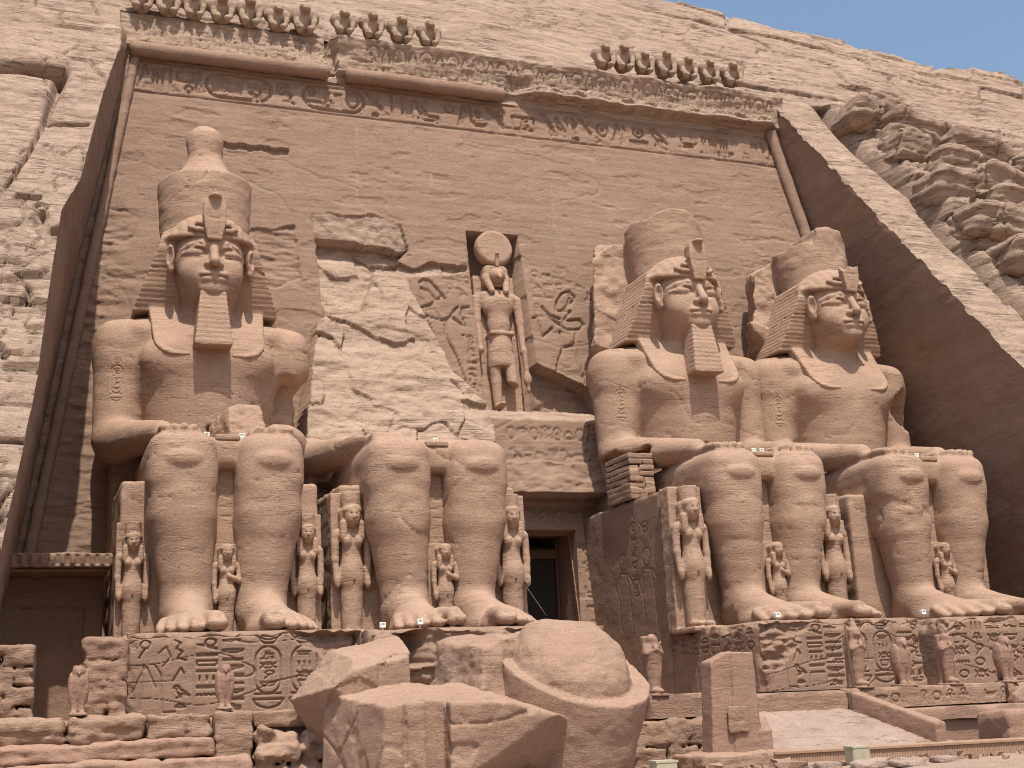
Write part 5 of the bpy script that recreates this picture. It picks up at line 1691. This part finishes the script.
for k in range(n):
    parts.append(obox(k * Lw / n + .004, (k + 1) * Lw / n - .004, 0, .03, -4.25, -3.93))
V, Q = merge(parts)
obj("fascia_boards", mesh_np("fascia_boards", V, Q, M_WOOD, False), walk)
V, Q = obox(-.03, Lw, -.05, .95, -3.926, -3.87)
obj("deck", mesh_np("deck", V, Q, M_WOOD, False), walk)

# ------------------------------------------------------------------ small shrine at left
shr = empty("side_shrine", (-19.0, -2.0, -2.4), "small shaded stone shrine front with carved cornice, left of the leftmost giant", "shrine")


def shr_box(name, x0, x1, y0, y1, z0, z1, mat=M_FACADE, n=.02, h=.06, extra=None):
    lx, ly, lz = shr.location

    def f(p):
        d = box(p, ((x0 + x1) / 2 - lx, (y0 + y1) / 2 - ly, (z0 + z1) / 2 - lz), ((x1 - x0) / 2, (y1 - y0) / 2, (z1 - z0) / 2), .03)
        if extra: d = extra(p, d)
        return d + n * fbm(p[0] * 1.5, p[1] * 1.5, p[2] * 2, 3)
    V, Q = surfnet(f, (x0 - lx - .2, y0 - ly - .2, z0 - lz - .2), (x1 - lx + .2, y1 - ly + .2, z1 - lz + .2), h)
    obj(name, mesh_np(name, V, Q, mat), shr)


shr_box("wall", -22.3, -17.6, -.7, 1.8, -2.5, 2.72, extra=lambda p, d: smax(d, -box(p, (-.32, 1.2, 1.75), (1.08, .25, 2.25)), .02))


def corn(p, d):
    x, y, z = p
    d = d + .05 * np.sin(x * 19) * (z > 5.32) * (z < 5.7)
    return d


shr_box("cornice", -22.4, -17.45, -2.35, -1.2, 2.85, 3.35, n=.05, h=.045, extra=corn)
shr_box("moulding", -22.3, -17.55, -2.15, -.6, 2.72, 2.86)

# ------------------------------------------------------------------ falcons and cloaked figures on the terrace edge
def falcon_sdf(p):
    x, y, z = p
    ax = np.abs(x); q = (ax, y, z)
    d = ell(p, (0, 0, .78), (.24, .26, .48))
    d = smin(d, ell(p, (0, -.03, 1.0), (.26, .22, .24)), .1)
    d = smin(d, cap(p, (0, .12, .6), (0, .28, .12), .17, .09), .1)
    d = smin(d, ell(q, (.22, .02, .78), (.09, .22, .46)), .05)
    d = smin(d, cap(q, (.09, -.03, .5), (.09, -.08, .1), .15, .10), .06)
    d = smin(d, ell(q, (.12, -.17, .06), (.09, .15, .06)), .04)
    d = smin(d, ell(p, (0, -.06, 1.27), (.19, .2, .17)), .06)
    d = smin(d, cap(p, (0, -.2, 1.27), (0, -.3, 1.18), .07, .03), .05)
    d = smax(d, z - 1.38, .02)
    d = np.minimum(d, np.maximum(np.sqrt(x * x + (y + .04) ** 2) - .17, np.abs(z - 1.38) - .045))
    d = np.minimum(d, box(p, (0, 0, .0), (.27, .34, .04), .02))
    return d + .012 * fbm(x * 4, y * 4, z * 4, 3)


V, Q = surfnet(falcon_sdf, (-.5, -.5, -.06), (.5, .55, 1.5), .028)
me_falcon = mesh_np("falcon", V, Q, M_RED)
for (x, y, z, rz, s, lb) in ((-18.98, -16.45, -2.2, 0, .80, "weathered falcon statue at far left, in front of the shaded shrine"),
                             (-15.52, -16.6, -2.2, 0, .75, "falcon statue on the square post before the left carved pedestal"),
                             (4.85, -16.4, -2.34, .0, 1.0, "falcon statue between the two cloaked figures right of the ramp"),
                             (8.72, -16.4, -2.36, .0, .98, "rightmost falcon statue on the terrace edge")):
    o = obj("falcon_statue", me_falcon); o.location = (x, y, z); o.rotation_euler = (0, 0, rz); o.scale = (s, s, s)
    tag(o, lb, "falcon statue", "falcon statues along the terrace edge")


def mummy_sdf(p, broken):
    x, y, z = p
    ax = np.abs(x); q = (ax, y, z)
    d = cap(p, (0, 0, .15), (0, 0, 1.15), .19, .27, (1, .85, 1))
    d = smin(d, ell(p, (0, 0, 1.2), (.3, .22, .3)), .1)
    d = smin(d, cap(q, (.24, -.12, 1.15), (.02, -.24, 1.25), .07, .06), .04)
    d = smin(d, cap(q, (.02, -.24, 1.25), (.14, -.25, 1.45), .035, .03), .03)
    d = smin(d, ell(p, (0, -.13, .1), (.17, .3, .11)), .06)
    if not broken:
        d = smin(d, ell(p, (0, -.04, 1.62), (.15, .17, .19)), .05)
        d = smin(d, cap(p, (0, -.19, 1.62), (0, -.22, 1.57), .03, .03), .02)
        d = smin(d, box(p, (0, .04, 1.58), (.23, .14, .2), .08), .04)
        d = smin(d, cap(p, (0, .02, 1.75), (0, .05, 2.05), .13, .06), .05)
    else:
        d = smax(d, z - 1.62 - .15 * noise3(x * 4, y * 4, 1), .05)
        d = smin(d, ell(p, (0, 0, 1.5), (.17, .16, .2)), .05)
    d = np.minimum(d, box(p, (0, -.05, -.0), (.28, .36, .04), .02))
    d = np.minimum(d, box(p, (0, .22, .8), (.22, .1, .85), .03))
    return d + .02 * fbm(x * 3, y * 3, z * 3, 3)


mm = []
for br in (0, 1):
    V, Q = surfnet(lambda p: mummy_sdf(p, br), (-.5, -.6, -.06), (.5, .5, 2.2), .03)
    mm.append(mesh_np("cloaked_figure", V, Q, M_RED))
for (x, y, z, rz, s, k, lb) in ((3.25, -16.4, -2.34, 0.1, .98, 0, "cloaked standing figure at the head of the ramp's right kerb"),
                                (6.55, -16.4, -2.36, 0, .92, 1, "headless cloaked figure right of the terrace falcon, before the gap of pedestals"),
                                (-3.55, -16.4, -2.32, 0, 1.0, 1, "pale worn cloaked figure right of the rimmed fallen stone")):
    o = obj("cloaked_statue", mm[k]); o.location = (x, y, z); o.rotation_euler = (0, 0, rz); o.scale = (s, s, s)
    tag(o, lb, "statue", "cloaked statues along the terrace edge")
bp_ = tube([(2.92, -16.6, -2.9), (2.95, -16.4, -.45)], .05, 8, M_DARKWOOD, "dark_post", None, 0, .4)
tag(bp_, "thin dark post beside the cloaked figure at the ramp", "post")

# ------------------------------------------------------------------ baboons above the cornice
def baboon_sdf(p):
    x, y, z = p
    ax = np.abs(x); q = (ax, y, z)
    d = ell(p, (0, .15, .62), (.44, .42, .62))
    d = smin(d, ell(q, (.40, -.02, .86), (.29, .34, .36)), .06)
    d = smin(d, cap(q, (.42, -.2, .75), (.34, -.42, .22), .15, .12), .06)
    d = smin(d, ell(q, (.22, -.3, .16), (.15, .26, .2)), .05)
    d = smin(d, ell(p, (0, -.18, 1.18), (.27, .32, .22)), .06)
    d = smin(d, ell(p, (0, -.46, 1.05), (.14, .22, .12)), .06)
    d = smin(d, ell(q, (.17, -.1, 1.32), (.1, .1, .08)), .04)
    return d + .05 * fbm(x * 2.2, y * 2.2, z * 2.2, 4)


V, Q = surfnet(baboon_sdf, (-.9, -.85, -.05), (.9, .65, 1.75), .04)
me_bab = mesh_np("baboon", V, Q, M_FRESH)
bx = [-16.4, -15.2, -14.0, -12.75, -11.45, -10.1, -8.8, -6.9, -5.5, -4.05, -2.6, 7.0, 8.1, 9.3, 10.55, 11.85, 13.2, 14.6]
names = ["first", "second", "third", "fourth", "fifth", "sixth", "seventh"]
for k, x in enumerate(bx):
    if k < 7: lb = "carved baboon, %s from the left in the left-hand row above the cornice" % names[k]
    elif k < 11: lb = "carved baboon, %s from the left in the middle row of four" % names[k - 7]
    else: lb = "carved baboon, %s from the left in the right-hand row above the cornice" % names[k - 11]
    o = obj("baboon_statue", me_bab); o.location = (x, 6.22 if k < 7 else 6.0, 29.32 + (.12 if k > 6 else 0) + (.2 if k > 10 else 0))
    s = 1.0 + .06 * math.sin(k * 2.3)
    o.scale = (s, s, s * (1 + .05 * math.cos(k * 3.1)))
    o.rotation_euler = (math.radians(4), 0, .05 * math.sin(k * 5.1))
    tag(o, lb, "baboon statue", "row of baboons above the cornice")

# masonry prop under the third giant's arm
pier = course("masonry_pier", 2.5, 3.65, -3.2, -.9, 5.42, 7.35, .55, M_BRICK, "small pier of laid blocks propping the bearded giant's left elbow", "masonry pier", 21, .02, .012, .035, rows=8)
pw = carved_block("passage_wall", 2.62, 3.34, -5.4, 1.9, -2.38, 5.40, M_FACADE, None, None, passage_relief, seed=21., chips=.05, r=.035)
tag(pw, "carved side wall between the dark doorway and the large sunlit queen", "wall")

# ------------------------------------------------------------------ lamps
def lamp(x, y, z, lb, s=.085):
    r = empty("spotlight", (x, y, z), lb, "spotlight", "small spotlights on the giants")
    V, Q = surfnet(lambda p: smax(box(p, (0, 0, .16), (.16, .14, .15), .04), -ell(p, (0, -.16, .17), (.10, .08, .1)), .01), (-.25, -.25, -.02), (.25, .25, .4), .02)
    obj("housing", mesh_np("housing", V * (s / .14), Q, M_LAMP), r)
    V, Q = quad_box(-.03, .03, -.03, .03, -.12, .03)
    obj("bracket", mesh_np("bracket", V * (s / .14), Q, M_LAMP, False), r)


for x, y, z, lb in ((-14.65, -5.6, 6.92, "small white spotlight left of the loose rock on the leftmost giant's lap"),
                    (-13.45, -5.6, 6.92, "small white spotlight right of the loose rock on the leftmost giant's lap"),
                    (-7.75, -5.3, 6.95, "small white spotlight left on the ruined giant's lap"),
                    (-6.45, -5.6, 6.95, "middle one of the small white spotlights on the ruined giant's lap"),
                    (-5.95, -5.2, 6.95, "right small white spotlight on the ruined giant's lap"),
                    (6.85, -5.7, 6.95, "left white spotlight on the bearded broken-crowned giant's lap"),
                    (7.2, -5.7, 6.95, "right white spotlight on the bearded broken-crowned giant's lap"),
                    (14.7, -5.7, 6.95, "small white spotlight on the beardless giant's lap"),
                    (-9.6, -9.6, .1, "white spotlight left of the ruined giant's foot"),
                    (-8.75, -10.9, .1, "white spotlight by the ruined giant's toes"),
                    (4.1, -10.8, .1, "white spotlight on the pedestal edge between queen figure and bearded giant's foot"),
                    (10.1, -10.9, .1, "white spotlight between the feet of the two giants on the right")):
    lamp(x, y, z, lb)


def ground_lamp(x, y, w, h, lb):
    r = empty("ground_lamp_box", (x, y, GZ + .02), lb, "lamp box", "lamp boxes on the ground")
    V, Q = surfnet(lambda p: box(p, (0, 0, h / 2), (w / 2, w * .4, h / 2), .03), (-w, -w, -.05), (w, w, h + .15), .025)
    obj("housing", mesh_np("housing", V, Q, M_LAMPBOX), r)
    V, Q = quad_box(-w / 2 - .015, w / 2 + .015, -w * .42, w * .42, h - .03, h + .02)
    obj("lid", mesh_np("lid", V, Q, M_LAMPBOX, False), r)


ground_lamp(-6.2, -21.9, .55, .36, "larger olive lamp box on the ground right of the rimmed fallen stone")
ground_lamp(-7.75, -22.3, .34, .16, "small olive lamp box at the foot of the rimmed fallen stone")
ground_lamp(-.85, -21.9, .5, .42, "olive lamp box in front of the wooden walkway")

# rubble chips lying on the forecourt
rs2 = np.random.RandomState(12)
chipV = []
for k in range(420):
    x = rs2.uniform(-17, 8); y = rs2.uniform(-22.8, -17.6)
    if -2.2 < x < 9 and y > -21: continue
    r_ = rs2.uniform(.03, .12) * (1 if k % 9 else 2)
    v = rs2.normal(size=(8, 3)) * .25 + np.array([[a, b, c] for a in (-1, 1) for b in (-1, 1) for c in (-1, 1)])
    v = v * r_ * np.array([1, 1, .6]) + np.array([x, y, GZ + .25 * r_])
    chipV.append((v, np.array([(0, 1, 3, 2), (4, 6, 7, 5), (0, 4, 5, 1), (2, 3, 7, 6), (0, 2, 6, 4), (1, 5, 7, 3)])))
Vc, Qc = merge(chipV)
tag(obj("rubble_chips", mesh_np("rubble_chips", Vc, Qc, M_PINK, False)), "small broken stone chips strewn over the forecourt ground", "rubble", None, "stuff")

# loose stones in the foreground right
rs = np.random.RandomState(3)
for k in range(6):
    x = -2.2 + k * .62 + rs.uniform(-.15, .15); y = -22.6 + rs.uniform(-.5, .4)
    a, b_, c = rs.uniform(.22, .5), rs.uniform(.2, .35), rs.uniform(.05, .11)
    rock("loose_stone", lambda p: box(p, (x, y, GZ + c * .5), (a, b_, c), min(.06, c * .5)), (x - .8, y - .7, GZ - .2), (x + .8, y + .7, GZ + .6), .04, M_RAMP,
         "flat pale loose stones scattered before the wooden walkway", "stone", "loose stones before the walkway", .07)
print("OBJECTS", len(bpy.data.objects))
